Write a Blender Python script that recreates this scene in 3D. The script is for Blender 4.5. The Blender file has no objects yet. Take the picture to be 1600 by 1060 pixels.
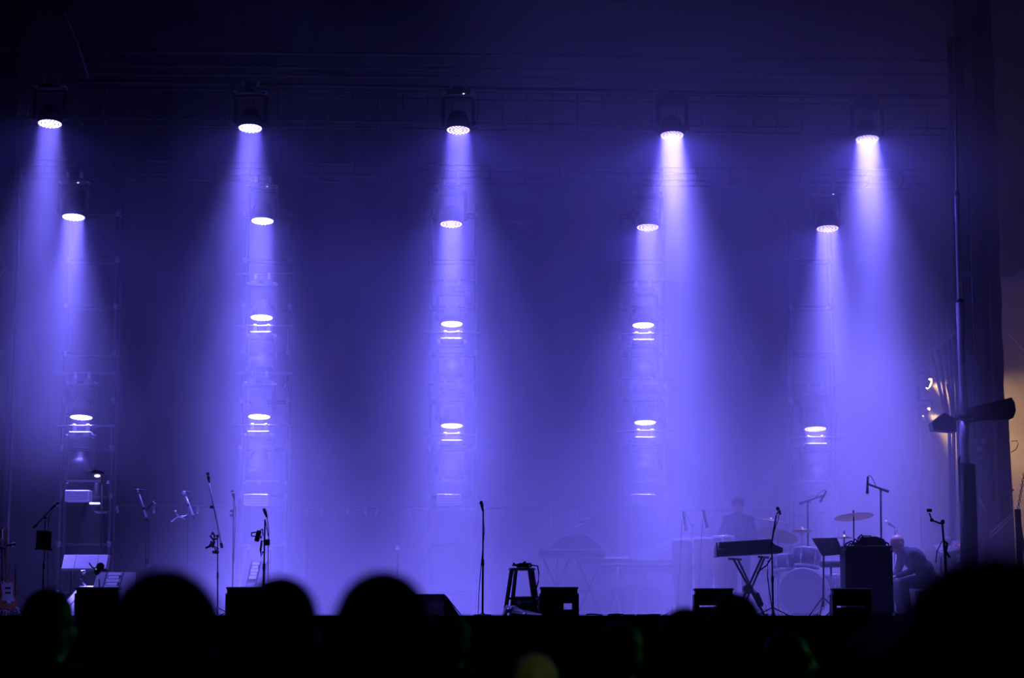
import bpy, bmesh, math, random
from mathutils import Vector, Matrix
random.seed(7)
S = bpy.context.scene
C = S.collection
PI = math.pi
V = Vector

# ------------------------------------------------------------------ camera
F = 3200.0                              # focal length in pixels of the 1600 px wide frame
PITCH = math.atan(455 / F)              # horizon at row 985
CAM = V((0, 0, 1.55))
cd = bpy.data.cameras.new('camera')
cam = bpy.data.objects.new('camera', cd)
C.objects.link(cam)
cd.sensor_width = 36
cd.lens = F / 1600 * 36
cd.clip_end = 200
cam.location = CAM
cam.rotation_euler = (PI / 2 + PITCH, 0, 0)
cd.dof.use_dof = True
cd.dof.focus_distance = 31.5
cd.dof.aperture_fstop = (cd.lens / 1000) / 0.032
S.camera = cam
# ------------------------------------------------------------------ world, exposure
w = bpy.data.worlds.new('night')
S.world = w
w.use_nodes = True
w.node_tree.nodes['Background'].inputs[0].default_value = (0.10, 0.09, 0.16, 1)
w.node_tree.nodes['Background'].inputs[1].default_value = 0.0035
vs_ = S.view_settings
vs_.view_transform = 'Standard'
vs_.look = 'None'
vs_.gamma = 1
vs_.use_curve_mapping = False
vs_.exposure = 0.0
S.cycles.volume_bounces = 2
S.cycles.max_bounces = 4
S.cycles.diffuse_bounces = 2
S.cycles.glossy_bounces = 2
S.cycles.volume_step_rate = 3.0
S.cycles.use_denoising = True
S.cycles.sample_clamp_indirect = 4.0

BLUE = (0.175, 0.143, 1.0)                # the violet-blue of the LED heads
DEEP = (0.105, 0.085, 1.0)                # the deeper blue of their stray light
BEAM_W, SPILL_W = 165.0, 100.0           # watts of one lamp: beam and wide spill
DZ = 1.75                               # height of the stage deck


def at(px, py, Y):
    """point of the place seen at a pixel of the photograph, at distance Y"""
    d = Matrix.Rotation(PITCH, 3, 'X') @ V(((px - 800) / F, 1, (530 - py) / F))
    return CAM + d * (Y / d.y)


def deck(px, Y, z=DZ):
    p = at(px, 960, Y)
    return V((p.x, Y, z))


def X(px, Y):
    return at(px, 850, Y).x


def Z(py, Y):
    return at(800, py, Y).z


# ------------------------------------------------------------------ materials
MATS = {}


def mat(name, col, rough=0.5, metal=0.0, bump=0.0, scale=40, var=0.15, emit=None, spec=0.5, alpha=1.0, coat=0):
    if name in MATS:
        return MATS[name]
    m = bpy.data.materials.new(name)
    m.use_nodes = True
    nt = m.node_tree
    b = nt.nodes['Principled BSDF']
    b.inputs['Roughness'].default_value = rough
    b.inputs['Metallic'].default_value = metal
    b.inputs['Specular IOR Level'].default_value = spec
    b.inputs['Alpha'].default_value = alpha
    b.inputs['Coat Weight'].default_value = coat
    tc = nt.nodes.new('ShaderNodeTexCoord')
    n = nt.nodes.new('ShaderNodeTexNoise')
    n.inputs['Scale'].default_value = scale
    n.inputs['Detail'].default_value = 3
    nt.links.new(tc.outputs['Object'], n.inputs['Vector'])
    r = nt.nodes.new('ShaderNodeMapRange')
    r.inputs[3].default_value = 1 - var
    r.inputs[4].default_value = 1 + var
    nt.links.new(n.outputs[0], r.inputs[0])
    mx = nt.nodes.new('ShaderNodeVectorMath')
    mx.operation = 'SCALE'
    mx.inputs[0].default_value = col
    nt.links.new(r.outputs[0], mx.inputs['Scale'])
    nt.links.new(mx.outputs[0], b.inputs['Base Color'])
    if bump:
        bp = nt.nodes.new('ShaderNodeBump')
        bp.inputs['Strength'].default_value = bump
        nt.links.new(n.outputs[0], bp.inputs['Height'])
        nt.links.new(bp.outputs[0], b.inputs['Normal'])
    if emit:
        b.inputs['Emission Color'].default_value = (*emit[0], 1)
        b.inputs['Emission Strength'].default_value = emit[1]
        m.cycles.emission_sampling = 'NONE'
    MATS[name] = m
    return m


BLACK = mat('black_powder_coat', (0.012, 0.012, 0.014), 0.45, bump=0.05, scale=120)
RUBBER = mat('black_rubber', (0.01, 0.01, 0.01), 0.8, bump=0.05)
CASE = mat('black_textured_case', (0.012, 0.012, 0.013), 0.6, bump=0.25, scale=160)
CHROME = mat('chrome', (0.75, 0.75, 0.78), 0.22, 1.0, var=0.05)
ALU = mat('aluminium', (0.55, 0.55, 0.57), 0.38, 1.0, bump=0.03, var=0.1)
TRUSS = mat('dull_truss_aluminium', (0.045, 0.045, 0.05), 0.55, 0.4, var=0.2)
SILVER = mat('satin_silver_arm', (0.75, 0.75, 0.78), 0.35, 0.45, var=0.05)
HOUSING = mat('lamp_housing', (0.022, 0.022, 0.025), 0.5, bump=0.04)
LEDS = mat('led_cells', (0.8, 0.8, 0.9), 0.2, emit=((0.72, 0.56, 1.0), 2.2))
LENSOFF = mat('dark_lens_cells', (0.06, 0.06, 0.08), 0.1, coat=0.5)
LENSFACE = mat('lens_plate', (0.015, 0.015, 0.02), 0.25)
GREY = mat('grey_panel', (0.28, 0.28, 0.30), 0.5, bump=0.05)
PALE = mat('pale_panel', (0.72, 0.72, 0.75), 0.35, bump=0.02)
WHITE = mat('white_lacquer', (0.8, 0.8, 0.8), 0.3)
DRAPE = mat('black_stage_drape', (0.004, 0.004, 0.005), 1.0, bump=0.2, scale=200, spec=0.05)
DECKM = mat('deck_plywood_grey', (0.30, 0.30, 0.31), 0.55, bump=0.15, scale=30)
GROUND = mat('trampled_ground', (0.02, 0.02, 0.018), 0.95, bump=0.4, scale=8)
WOODBLK = mat('black_stained_wood', (0.012, 0.011, 0.011), 0.5, bump=0.1, scale=60)
BRASS = mat('cymbal_bronze', (0.55, 0.42, 0.22), 0.32, 1.0, bump=0.05, scale=90)
SHELL = mat('drum_shell_blue_grey', (0.10, 0.10, 0.16), 0.3, coat=0.4)
SKINHEAD = mat('drum_head_film', (0.55, 0.55, 0.58), 0.45)
CONGA = mat('conga_lacquer', (0.20, 0.10, 0.06), 0.3, coat=0.5)
PLASTIC = mat('clear_plastic_sheet', (0.55, 0.55, 0.6), 0.35, bump=0.3, scale=14)
SKIN = mat('skin', (0.52, 0.30, 0.22), 0.45, bump=0.03)
HAIRB = mat('dark_hair', (0.015, 0.011, 0.009), 0.6, bump=0.6, scale=90)
HAIRY = mat('blond_hair', (0.42, 0.30, 0.16), 0.55, bump=0.6, scale=90)
CLOTHD = mat('dark_cloth', (0.02, 0.02, 0.025), 0.9, bump=0.2, scale=80)
CLOTHN = mat('navy_cloth', (0.03, 0.035, 0.07), 0.9, bump=0.2, scale=80)
CLOTHT = mat('teal_cloth', (0.02, 0.28, 0.36), 0.85, bump=0.2, scale=80)
CLOTHG = mat('green_cap_cloth', (0.02, 0.30, 0.14), 0.85, bump=0.2, scale=80)
JEANS = mat('denim', (0.03, 0.04, 0.08), 0.9, bump=0.2, scale=120)
CANVAS = mat('tan_canvas', (0.40, 0.31, 0.20), 0.9, bump=0.15, scale=25)
AMBERF = mat('amber_lamp_face', (0.9, 0.6, 0.3), 0.3, emit=((1.0, 0.62, 0.22), 14.0))
REDLED = mat('red_led', (0.6, 0.02, 0.02), 0.3, emit=((1.0, 0.05, 0.04), 2.5))
GREENLED = mat('green_led', (0.05, 0.5, 0.05), 0.3, emit=((0.15, 1.0, 0.2), 0.8))
ORANGEBODY = mat('sunburst_lacquer', (0.50, 0.16, 0.03), 0.25, coat=0.6)
MAPLE = mat('maple_neck', (0.40, 0.22, 0.10), 0.4)
PAPER = mat('paper', (0.8, 0.8, 0.8), 0.7)
EYE = mat('eye', (0.6, 0.6, 0.6), 0.15)


# ------------------------------------------------------------------ mesh builder
def frame_to(d):
    """3x3 matrix whose Z looks along d"""
    return V(d).normalized().to_track_quat('Z', 'Y').to_matrix()


class MB:
    def __init__(s):
        s.v, s.f, s.sm = [], [], []

    def add(s, v, f, smooth=False):
        k = len(s.v)
        s.v += [V(p) for p in v]
        s.f += [tuple(i + k for i in q) for q in f]
        s.sm += [smooth] * len(f)
        return s

    def box(s, c, size, rot=None, bev=0.0):
        c = V(c)
        rot = rot or Matrix.Identity(3)
        bm = bmesh.new()
        bmesh.ops.create_cube(bm, size=1)
        for q in bm.verts:
            q.co = V((q.co.x * size[0], q.co.y * size[1], q.co.z * size[2]))
        if bev:
            bmesh.ops.bevel(bm, geom=list(bm.edges), offset=bev, segments=1, affect='EDGES')
        bm.verts.index_update()
        s.add([c + rot @ q.co for q in bm.verts], [[q.index for q in fc.verts] for fc in bm.faces])
        bm.free()
        return s

    def bar(s, p0, p1, w, h=None, bev=0.0):
        p0, p1 = V(p0), V(p1)
        return s.box((p0 + p1) / 2, (w, h or w, (p1 - p0).length), frame_to(p1 - p0), bev)

    def tube(s, pts, r, n=8):
        pts = [V(p) for p in pts]
        rs = r if isinstance(r, (list, tuple)) else [r] * len(pts)
        v, f = [], []
        for i, p in enumerate(pts):
            d = pts[min(i + 1, len(pts) - 1)] - pts[max(i - 1, 0)]
            m = frame_to(d if d.length > 1e-9 else V((0, 0, 1)))
            for k in range(n):
                a = 2 * PI * k / n
                v.append(p + m @ V((math.cos(a) * rs[i], math.sin(a) * rs[i], 0)))
        for i in range(len(pts) - 1):
            for k in range(n):
                f.append((i * n + k, i * n + (k + 1) % n, (i + 1) * n + (k + 1) % n, (i + 1) * n + k))
        s.add(v, f, True)
        k0 = len(s.v) - len(v)
        s.f.append(tuple(k0 + k for k in reversed(range(n))))
        s.f.append(tuple(k0 + (len(pts) - 1) * n + k for k in range(n)))
        s.sm += [False, False]
        return s

    def lathe(s, prof, c, axis=(0, 0, 1), n=24, smooth=True):
        m = frame_to(axis)
        c = V(c)
        v, f = [], []
        for (r, z) in prof:
            for k in range(n):
                a = 2 * PI * k / n
                v.append(c + m @ V((max(r, 1e-4) * math.cos(a), max(r, 1e-4) * math.sin(a), z)))
        for i in range(len(prof) - 1):
            for k in range(n):
                f.append((i * n + k, i * n + (k + 1) % n, (i + 1) * n + (k + 1) % n, (i + 1) * n + k))
        s.add(v, f, smooth)
        k0 = len(s.v) - len(v)
        s.f.append(tuple(k0 + k for k in reversed(range(n))))
        s.f.append(tuple(k0 + (len(prof) - 1) * n + k for k in range(n)))
        s.sm += [False, False]
        return s

    def ell(s, c, r, rot=None, nu=14, nv=9):
        rot = rot or Matrix.Identity(3)
        c = V(c)
        v = [c + rot @ V((0, 0, -r[2]))]
        for j in range(1, nv):
            t = PI * j / nv - PI / 2
            for k in range(nu):
                a = 2 * PI * k / nu
                v.append(c + rot @ V((r[0] * math.cos(t) * math.cos(a), r[1] * math.cos(t) * math.sin(a), r[2] * math.sin(t))))
        v.append(c + rot @ V((0, 0, r[2])))
        f = [(0, 1 + (k + 1) % nu, 1 + k) for k in range(nu)]
        for j in range(nv - 2):
            for k in range(nu):
                a, b = 1 + j * nu + k, 1 + j * nu + (k + 1) % nu
                f.append((a, b, b + nu, a + nu))
        L = len(v) - 1
        f += [(L, L - nu + k, L - nu + (k + 1) % nu) for k in range(nu)]
        return s.add(v, f, True)

    def cap(s, p0, p1, r0, r1=None, n=12):
        """tapered capsule"""
        r1 = r0 if r1 is None else r1
        p0, p1 = V(p0), V(p1)
        d = (p1 - p0)
        L = max(d.length, 1e-5)
        prof = [(r0 * math.cos(a), -r0 * math.sin(a)) for a in (PI / 2, PI / 3, PI / 6, 0)]
        prof += [(r1 * math.cos(a), L + r1 * math.sin(a)) for a in (0, PI / 6, PI / 3, PI / 2)]
        return s.lathe(prof, p0, d if d.length > 1e-5 else (0, 0, 1), n)

    def prism(s, poly, origin, ux, uy, uz, depth):
        """polygon in the (ux, uy) plane pushed along uz by depth"""
        o, ux, uy, uz = V(origin), V(ux), V(uy), V(uz)
        a = [o + ux * x + uy * y for x, y in poly]
        b = [p + uz * depth for p in a]
        n = len(poly)
        return s.add(a + b, [tuple(reversed(range(n))), tuple(range(n, 2 * n))] +
                     [(i, (i + 1) % n, n + (i + 1) % n, n + i) for i in range(n)])

    def mesh(s, name, m, off=V((0, 0, 0))):
        me = bpy.data.meshes.new(name)
        me.from_pydata([p - off for p in s.v], [], s.f)
        me.polygons.foreach_set('use_smooth', s.sm)
        if m:
            me.materials.append(m)
        bm = bmesh.new()
        bm.from_mesh(me)
        bmesh.ops.recalc_face_normals(bm, faces=bm.faces)
        bm.to_mesh(me)
        bm.free()
        return me


WLOC = {}


def wloc(o):
    return WLOC.get(o.name, V((0, 0, 0)))


def thing(name, label, cat, loc=(0, 0, 0), group=None):
    o = bpy.data.objects.new(name, None)
    o.empty_display_size = 0.1
    C.objects.link(o)
    o.location = loc
    WLOC[o.name] = V(loc)
    o['label'], o['category'] = label, cat
    if group:
        o['group'] = group
    return o


def part(root, name, mb, m, label=None):
    """a mesh child; mb holds place coordinates"""
    o = bpy.data.objects.new(name, mb.mesh(name, m, wloc(root)))
    C.objects.link(o)
    o.parent = root
    WLOC[o.name] = wloc(root)
    if label:
        o['label'] = label
    return o


def shared(root, name, me, loc, rot=None):
    """a mesh child that shares its mesh data; loc in place coordinates"""
    o = bpy.data.objects.new(name, me)
    C.objects.link(o)
    o.parent = root
    o.location = V(loc) - wloc(root)
    if rot:
        o.rotation_euler = rot
    return o


def solo(name, mb, m, label, cat, loc=(0, 0, 0), group=None, kind=None):
    """a thing that is one mesh"""
    o = bpy.data.objects.new(name, mb.mesh(name, m, V(loc)))
    C.objects.link(o)
    o.location = loc
    WLOC[o.name] = V(loc)
    o['label'], o['category'] = label, cat
    if group:
        o['group'] = group
    if kind:
        o['kind'] = kind
    return o


def struct(name, mb, m, label, cat):
    return solo(name, mb, m, label, cat, kind='structure')


def copy_tree(o, parent=None):
    c = o.copy()
    if o.type == 'LIGHT':
        c.data = o.data.copy()
    C.objects.link(c)
    c.parent = parent
    for ch in o.children:
        copy_tree(ch, c)
    return c


# ------------------------------------------------------------------ the setting
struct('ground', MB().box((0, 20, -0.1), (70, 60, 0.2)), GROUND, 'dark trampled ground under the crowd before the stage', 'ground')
struct('floor', MB().box((0.5, 35.4, DZ - 0.1), (26, 12.0, 0.2)), DECKM, 'stage deck seen edge on behind the crowd', 'stage')
struct('trim_1', MB().box((0.5, 29.385, DZ - 0.1), (26.1, 0.03, 0.204)), RUBBER, 'black rubber nosing along the front edge of the stage deck', 'trim')
# skirt under the deck, hung in shallow folds
mb = MB()
for i in range(130):
    x0 = -12.5 + i * 0.2
    for j in range(1):
        mb.add([(x0, 29.42 + 0.03 * (i % 2), 0), (x0 + 0.2, 29.42 + 0.03 * ((i + 1) % 2), 0),
                (x0 + 0.2, 29.42 + 0.03 * ((i + 1) % 2), DZ - 0.2), (x0, 29.42 + 0.03 * (i % 2), DZ - 0.2)], [(0, 1, 2, 3)], True)
struct('wall_front', mb, DRAPE, 'black fabric skirt closing the front of the stage', 'stage skirt')


def drape(name, x0, x1, y, z0, z1, label, fold=0.5, amp=0.03):
    m = MB()
    n = max(4, int((x1 - x0) / fold * 4))
    v, f = [], []
    for i in range(n + 1):
        t = i / n
        x = x0 + (x1 - x0) * t
        yy = y + amp * math.sin(i / 4 * 2 * PI) + amp * 0.5 * math.sin(i * 0.37)
        v += [(x, yy, z0), (x, yy, z1)]
    for i in range(n):
        f.append((2 * i, 2 * i + 2, 2 * i + 3, 2 * i + 1))
    m.add(v, f, True)
    return struct(name, m, DRAPE, label, 'drape')


drape('wall_back', -13, 14.0, 40.6, DZ, 15.0, 'black pleated drape hung across the back of the stage')
drape('wall_left', -12.8, X(2, 34.6), 34.6, DZ, 15.0, 'black drape leg at the left edge of the stage')
struct('ceiling', MB().box((-2, 35.5, 15.2), (24, 11.5, 0.2)), DRAPE, 'dark underside of the stage roof', 'roof')

# ------------------------------------------------------------------ haze
hm = bpy.data.materials.new('stage_haze')
hm.use_nodes = True
nt = hm.node_tree
nt.nodes.clear()
N = nt.nodes.new
L = nt.links.new
out = N('ShaderNodeOutputMaterial')
vsc = N('ShaderNodeVolumeScatter')
vsc.inputs['Anisotropy'].default_value = 0.15
vsc.inputs['Color'].default_value = (0.97, 0.97, 1, 1)
L(vsc.outputs[0], out.inputs['Volume'])
geo = N('ShaderNodeNewGeometry')
sep = N('ShaderNodeSeparateXYZ')
L(geo.outputs['Position'], sep.inputs[0])
noi = N('ShaderNodeTexNoise')
noi.inputs['Scale'].default_value = 0.33
noi.inputs['Detail'].default_value = 2.0
noi.inputs['Distortion'].default_value = 0.4
mpv = N('ShaderNodeMapping')
mpv.inputs['Scale'].default_value = (1, 1, 0.8)
mpv.inputs['Location'].default_value = (3.1, 1.7, 0.4)
L(geo.outputs['Position'], mpv.inputs[0])
L(mpv.outputs[0], noi.inputs['Vector'])


def mrange(src, a, b, c, d, smooth=True):
    m = N('ShaderNodeMapRange')
    if smooth:
        m.interpolation_type = 'SMOOTHSTEP'
    for i, q in zip((1, 2, 3, 4), (a, b, c, d)):
        m.inputs[i].default_value = q
    L(src, m.inputs[0])
    return m.outputs[0]


def mul(a, b):
    m = N('ShaderNodeMath')
    m.operation = 'MULTIPLY'
    for i, q in enumerate((a, b)):
        if isinstance(q, (int, float)):
            m.inputs[i].default_value = q
        else:
            L(q, m.inputs[i])
    return m.outputs[0]


def madd(a, b):
    m = N('ShaderNodeMath')
    m.operation = 'ADD'
    for i, q in enumerate((a, b)):
        if isinstance(q, (int, float)):
            m.inputs[i].default_value = q
        else:
            L(q, m.inputs[i])
    return m.outputs[0]


d = mrange(noi.outputs[0], 0.32, 0.68, 0.5, 1.5)
d = mul(d, mrange(sep.outputs['Y'], 29.95, 31.4, 0.03, 1.0))         # thin at the lip, full upstage
mid = mrange(sep.outputs['X'], -6.8, -3.2, 0.0, 1.0)                 # zero in the left wing, full from the middle on
fog = mul(mul(mid, mrange(sep.outputs['Z'], 1.8, 7.6, 1.0, 0.0)), 1.7)   # low haze thickened to stand in for glow off the deck
clear = mul(mul(madd(1.0, mul(mid, -1.0)), mrange(sep.outputs['Z'], 3.4, 5.4, 1.0, 0.0)), -0.88)   # clear air low at the left
fog = madd(fog, mul(mul(mid, mrange(sep.outputs['Z'], 1.8, 3.3, 1.0, 0.0)), 1.5))  # extra density close to the deck, added to brighten the lowest haze
rleft = mul(mul(mrange(sep.outputs['X'], -3.5, 1.0, 1.0, 0.0), mrange(sep.outputs['Z'], 7.8, 10.5, 0.0, 1.0)), -0.35)   # clear air under the roof at left
roof = mul(mul(mrange(sep.outputs['X'], -2.0, 3.0, 0.0, 1.0), mrange(sep.outputs['Z'], 7.5, 11.0, 0.0, 1.0)), 3.0)   # haze under the roof at right, thickened for more glow
d = mul(d, madd(madd(madd(1.0, fog), clear), madd(roof, rleft)))
d = mul(d, mrange(sep.outputs['X'], -7.5, 4.5, 0.42, 1.5))           # thinner towards the left wing
d = mul(d, mrange(sep.outputs['X'], 6.5, 10.0, 1.0, 0.45))
d = mul(d, 0.071)
L(d, vsc.inputs['Density'])
hz = solo('haze', MB().box((-1.5, 35.15, 8.35), (22.5, 10.4, 13.1)), hm, 'violet lit stage haze hanging over the whole deck', 'haze', kind='stuff')


# ------------------------------------------------------------------ moving-head lamps
def make_head(lit, name, label, group):
    root = thing(name, label, 'stage light', (0, 0, 0), group)
    R = Matrix.Rotation(math.radians(-8), 3, 'X')

    def rot(mb):
        mb.v = [R @ p for p in mb.v]
        return mb
    head = part(root, 'head', rot(MB().lathe([(0.195, 0.0), (0.205, 0.03), (0.205, 0.10), (0.185, 0.16), (0.15, 0.20), (0.125, 0.29), (0.105, 0.31), (0.0, 0.312)], (0, 0, 0), n=28)), HOUSING)
    fins = MB()
    for k in range(5):
        fins.box((0, 0, 0.205 + 0.018 * k), (0.31 - 0.012 * k, 0.10, 0.006))
    part(head, 'cooling_fins', rot(fins), HOUSING)
    rim = MB()
    v, f, n = [], [], 28
    for (r, z) in ((0.197, -0.012), (0.215, -0.012), (0.215, 0.028), (0.197, 0.028)):
        v += [(r * math.cos(2 * PI * k / n), r * math.sin(2 * PI * k / n), z) for k in range(n)]
    for i in range(4):
        for k in range(n):
            f.append((i * n + k, i * n + (k + 1) % n, ((i + 1) % 4) * n + (k + 1) % n, ((i + 1) % 4) * n + k))
    rim.add(v, f, False)
    part(head, 'lens_rim', rot(rim), BLACK)
    part(head, 'lens_plate', rot(MB().lathe([(0.196, -0.002), (0.196, 0.004)], (0, 0, 0), n=28)), LENSFACE)
    cells = MB()
    pos = [(0, 0)]
    for ring, cnt in ((0.058, 6), (0.115, 12), (0.170, 18)):
        pos += [(ring * math.cos(2 * PI * k / cnt), ring * math.sin(2 * PI * k / cnt)) for k in range(cnt)]
    for (x, y) in pos:
        cells.lathe([(0.0, -0.016), (0.014, -0.013), (0.0215, -0.003), (0.0215, 0.0)], (x, y, 0), n=9)
    part(head, 'led_cells', rot(cells), LEDS if lit else LENSOFF, 'round cluster of glowing lens cells' if lit else None)
    for sx in (-1, 1):
        y = MB().prism([(-0.05, 0.06), (0.05, 0.06), (0.075, 0.30), (0.075, 0.52), (-0.075, 0.52), (-0.075, 0.30)], (sx * 0.222, 0, 0), (0, 1, 0), (0, 0, 1), (sx, 0, 0), 0.05)
        a = part(root, 'yoke_arm', y, HOUSING)
        part(a, 'pivot_cap', MB().lathe([(0.04, 0), (0.04, 0.014), (0.03, 0.02)], (sx * 0.272, 0, 0.13), (sx, 0, 0), 14), BLACK)
        part(root, 'handle', MB().tube([(sx * 0.20, -0.1, 0.60), (sx * 0.255, -0.1, 0.605), (sx * 0.255, 0.1, 0.605), (sx * 0.20, 0.1, 0.60)], 0.012, 6), ALU)
        c = MB().box((sx * 0.12, 0, 0.70), (0.05, 0.07, 0.08)).lathe([(0.04, -0.025), (0.04, 0.025)], (sx * 0.12, 0, 0.765), (1, 0, 0), 12)
        part(root, 'clamp', c, ALU)
    part(root, 'yoke_crossbar', MB().box((0, 0, 0.525), (0.54, 0.15, 0.045), bev=0.01), HOUSING)
    base = part(root, 'base', MB().box((0, 0, 0.605), (0.40, 0.27, 0.11), bev=0.02), mat('lamp_base_grey', (0.11, 0.11, 0.12), 0.5, bump=0.04))
    part(base, 'display_panel', MB().box((0, -0.137, 0.605), (0.12, 0.006, 0.05)), LENSFACE)
    if lit:
        for nm, pw, sp in (('beam_light', BEAM_W, 21), ('field_light', BEAM_W, 47), ('spill_light', SPILL_W, 172)):
            l = bpy.data.lights.new(nm, 'SPOT' if sp > 90 else 'AREA')
            if sp > 90:
                l.spot_size = math.radians(sp)
                l.spot_blend = 0.6
                l.shadow_soft_size = 0.0
            else:
                l.shape = 'DISK'
                l.size = 0.37
                l.spread = math.radians(sp)
            l.energy = pw
            l.color = DEEP if sp > 90 else BLUE
            o = bpy.data.objects.new(nm, l)
            C.objects.link(o)
            o.parent = root
            o.location = R @ V((0, 0, -0.02))
            o.rotation_euler = (math.radians(-8), 0, 0)
    return root


def scale_light(root, beam, spill):
    for ch in root.children:
        if ch.type == 'LIGHT':
            n_ = ch.name.split('_')[0]
            ch.data.energy = {'beam': BEAM_W * 0.42 * beam, 'field': BEAM_W * 0.72 * beam, 'spill': SPILL_W * spill}[n_]


ORD = ['leftmost', 'second from the left', 'middle', 'second from the right', 'rightmost']
lit0 = make_head(True, 'moving_head_lamp', '', 'lit moving-head lamps')
off0 = make_head(False, 'moving_head_lamp', '', 'unlit moving-head lamps')
used = {'lit': False, 'off': False}


LED_SRC = [c for h in lit0.children for c in h.children if c.name.startswith('led_cells')][0].data
LED_MESH = {}


def led_mesh(m):
    if m.name not in LED_MESH:
        q = LED_SRC.copy()
        q.materials[0] = m
        LED_MESH[m.name] = q
    return LED_MESH[m.name]


def place_head(lit, p, label, beam=1.0, spill=1.0, leds=None):
    k = 'lit' if lit else 'off'
    src = lit0 if lit else off0
    o = src if not used[k] else copy_tree(src)
    used[k] = True
    o.location = p
    o['label'] = label
    if lit:
        scale_light(o, beam, spill)
        for h_ in o.children:
            for c_ in h_.children:
                if c_.name.startswith('led_cells'):
                    c_.data = led_mesh(leds or LEDS)
    return o


ROW1 = [(78, 193), (391, 200), (716, 203), (1050, 211), (1355, 217)]
ROW2 = [(115, 339), (410, 345), (705, 350), (1012, 355), (1293, 357)]
ROW3 = {1: (409, 496), 2: (706, 506), 3: (1005, 508)}
ROW4 = [(127, 652), (405, 651), (706, 665), (1008, 660), (1274, 670)]
Y1, Y2, YR2 = 33.0, 36.0, 35.0
HOT = mat('led_cells_bright', (0.8, 0.8, 0.9), 0.2, emit=((0.7, 0.56, 1.0), 5.0))
MILD = mat('led_cells_dim', (0.8, 0.8, 0.9), 0.2, emit=((0.75, 0.58, 1.0), 2.6))
FAR = mat('led_cells_far', (0.8, 0.8, 0.9), 0.2, emit=((0.72, 0.56, 1.0), 9.0))
HEADS = []
B1 = [0.95, 0.82, 0.62, 1.0, 0.95]
for i, (x, y) in enumerate(ROW1):
    o_ = place_head(True, at(x, y, Y1), 'lit moving-head lamp hanging highest, %s of the front truss row' % ORD[i], B1[i], 1.0, HOT if i < 2 else None)
    HEADS.append(o_)
B2 = [1.1, 0.85, 0.5, 0.45, 0.6]
for i, (x, y) in enumerate(ROW2):
    o_ = place_head(True, at(x, y, YR2), 'lit moving-head lamp of the lower row under the rear truss, %s' % ORD[i], B2[i], 0.8, HOT if i < 2 else None)
    HEADS.append(o_)
TOW = ['leftmost', 'second', 'middle', 'fourth', 'rightmost']
DOT = mat('status_glow', (0.8, 0.8, 0.8), 0.3, emit=((0.85, 0.9, 1.0), 1.6))


def status(o):
    p = o.location
    b_ = [c for c in o.children if c.name.startswith('base')][0]
    d_ = bpy.data.objects.new('status_light', MB().box((0.09, -0.143, 0.575), (0.03, 0.012, 0.016), None, 0.003).mesh('status_light', DOT))
    C.objects.link(d_)
    d_.parent = b_


for k_ in (2, 5, 6, 9):
    status(HEADS[k_])
for i, (x, y) in ROW3.items():
    place_head(True, at(x, y, Y2), 'lit moving-head lamp halfway up the %s light tower' % TOW[i], 0.30, 0.2, FAR if i < 2 else HOT)
    place_head(False, at(x, y + 14, Y2) - V((0, 0, 0.765)), 'unlit moving-head lamp right under the mid-height lamp of the %s tower' % TOW[i])
for i, (x, y) in enumerate(ROW4):
    place_head(True, at(x, y, Y2), 'lit moving-head lamp low on the %s light tower' % TOW[i], 0.30, 0.2, FAR if i < 2 else HOT)
    place_head(False, at(x, y + 14, Y2) - V((0, 0, 0.765)), 'unlit moving-head lamp right under the low lamp of the %s tower' % TOW[i])


# ------------------------------------------------------------------ trusses
def h_truss(name, label, Y, z0, z1, x0, x1, dep, step, slope=0.0):
    root = thing(name, label, 'truss', (x0, Y, z0))
    L_ = x1 - x0
    for yy in (Y, Y + dep):
        for zz in (z0, z1):
            part(root, 'chord', MB().tube([(x0, yy, zz), (x1, yy, zz + slope)], 0.014, 8), TRUSS)
    rung = MB().tube([(0, 0, 0), (0, 0, z1 - z0)], 0.008, 6).mesh('rung', TRUSS)
    cross = MB().tube([(0, 0, 0), (0, dep, 0)], 0.008, 6).mesh('cross_rung', TRUSS)
    n = int(L_ / step)
    for i in range(n + 1):
        x = x0 + i * step
        zs = slope * i * step / L_
        shared(root, 'rung', rung, (x, Y, z0 + zs))
        shared(root, 'cross_rung', cross, (x, Y, z0 + zs))
        shared(root, 'cross_rung', cross, (x, Y, z1 + zs))
    return root


h_truss('lighting_truss', 'dark box truss running behind the highest row of lamps', 33.55, Z(183, 33.55), Z(136, 33.55), X(-60, 33.55), X(1500, 33.55), 0.45, 0.42, -0.2)
h_truss('lighting_truss', 'dark box truss carrying the second row of lamps upstage', 35.0, Z(269, 35.0), Z(249, 35.0), X(-60, 35), X(1460, 35), 0.45, 0.60, -0.2)
for nm, py, Yp, lb in (('hanging_pipe', 127, 33.0, 'steel pipe from which the highest row of lamps hangs'),):
    p0, p1 = at(-60, py - 3, Yp), at(1500, py + 24, Yp)
    solo(nm, MB().tube([p0, p1], 0.026, 8), TRUSS, lb, 'pipe', p0)
for py, Yp, lb in ((78, 34.5, 'uppermost dim pipe under the stage roof'), (100, 35.0, 'second dim pipe under the stage roof'), (113, 35.6, 'lowest dim pipe under the stage roof')):
    p0, p1 = at(-40, py, Yp), at(1480, py + 16, Yp)
    solo('roof_pipe', MB().tube([p0, p1], 0.03, 8), TRUSS, lb, 'pipe', p0, 'roof pipes')
mb = MB().bar(at(102, 22, 33.2), at(122, 70, 33.2), 0.12, 0.02).bar(at(122, 70, 33.2), at(140, 128, 33.2), 0.10, 0.02)
solo('lifting_strap', mb, GREY, 'pale lifting strap at the top left under the roof', 'strap', at(122, 70, 33.2))

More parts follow.
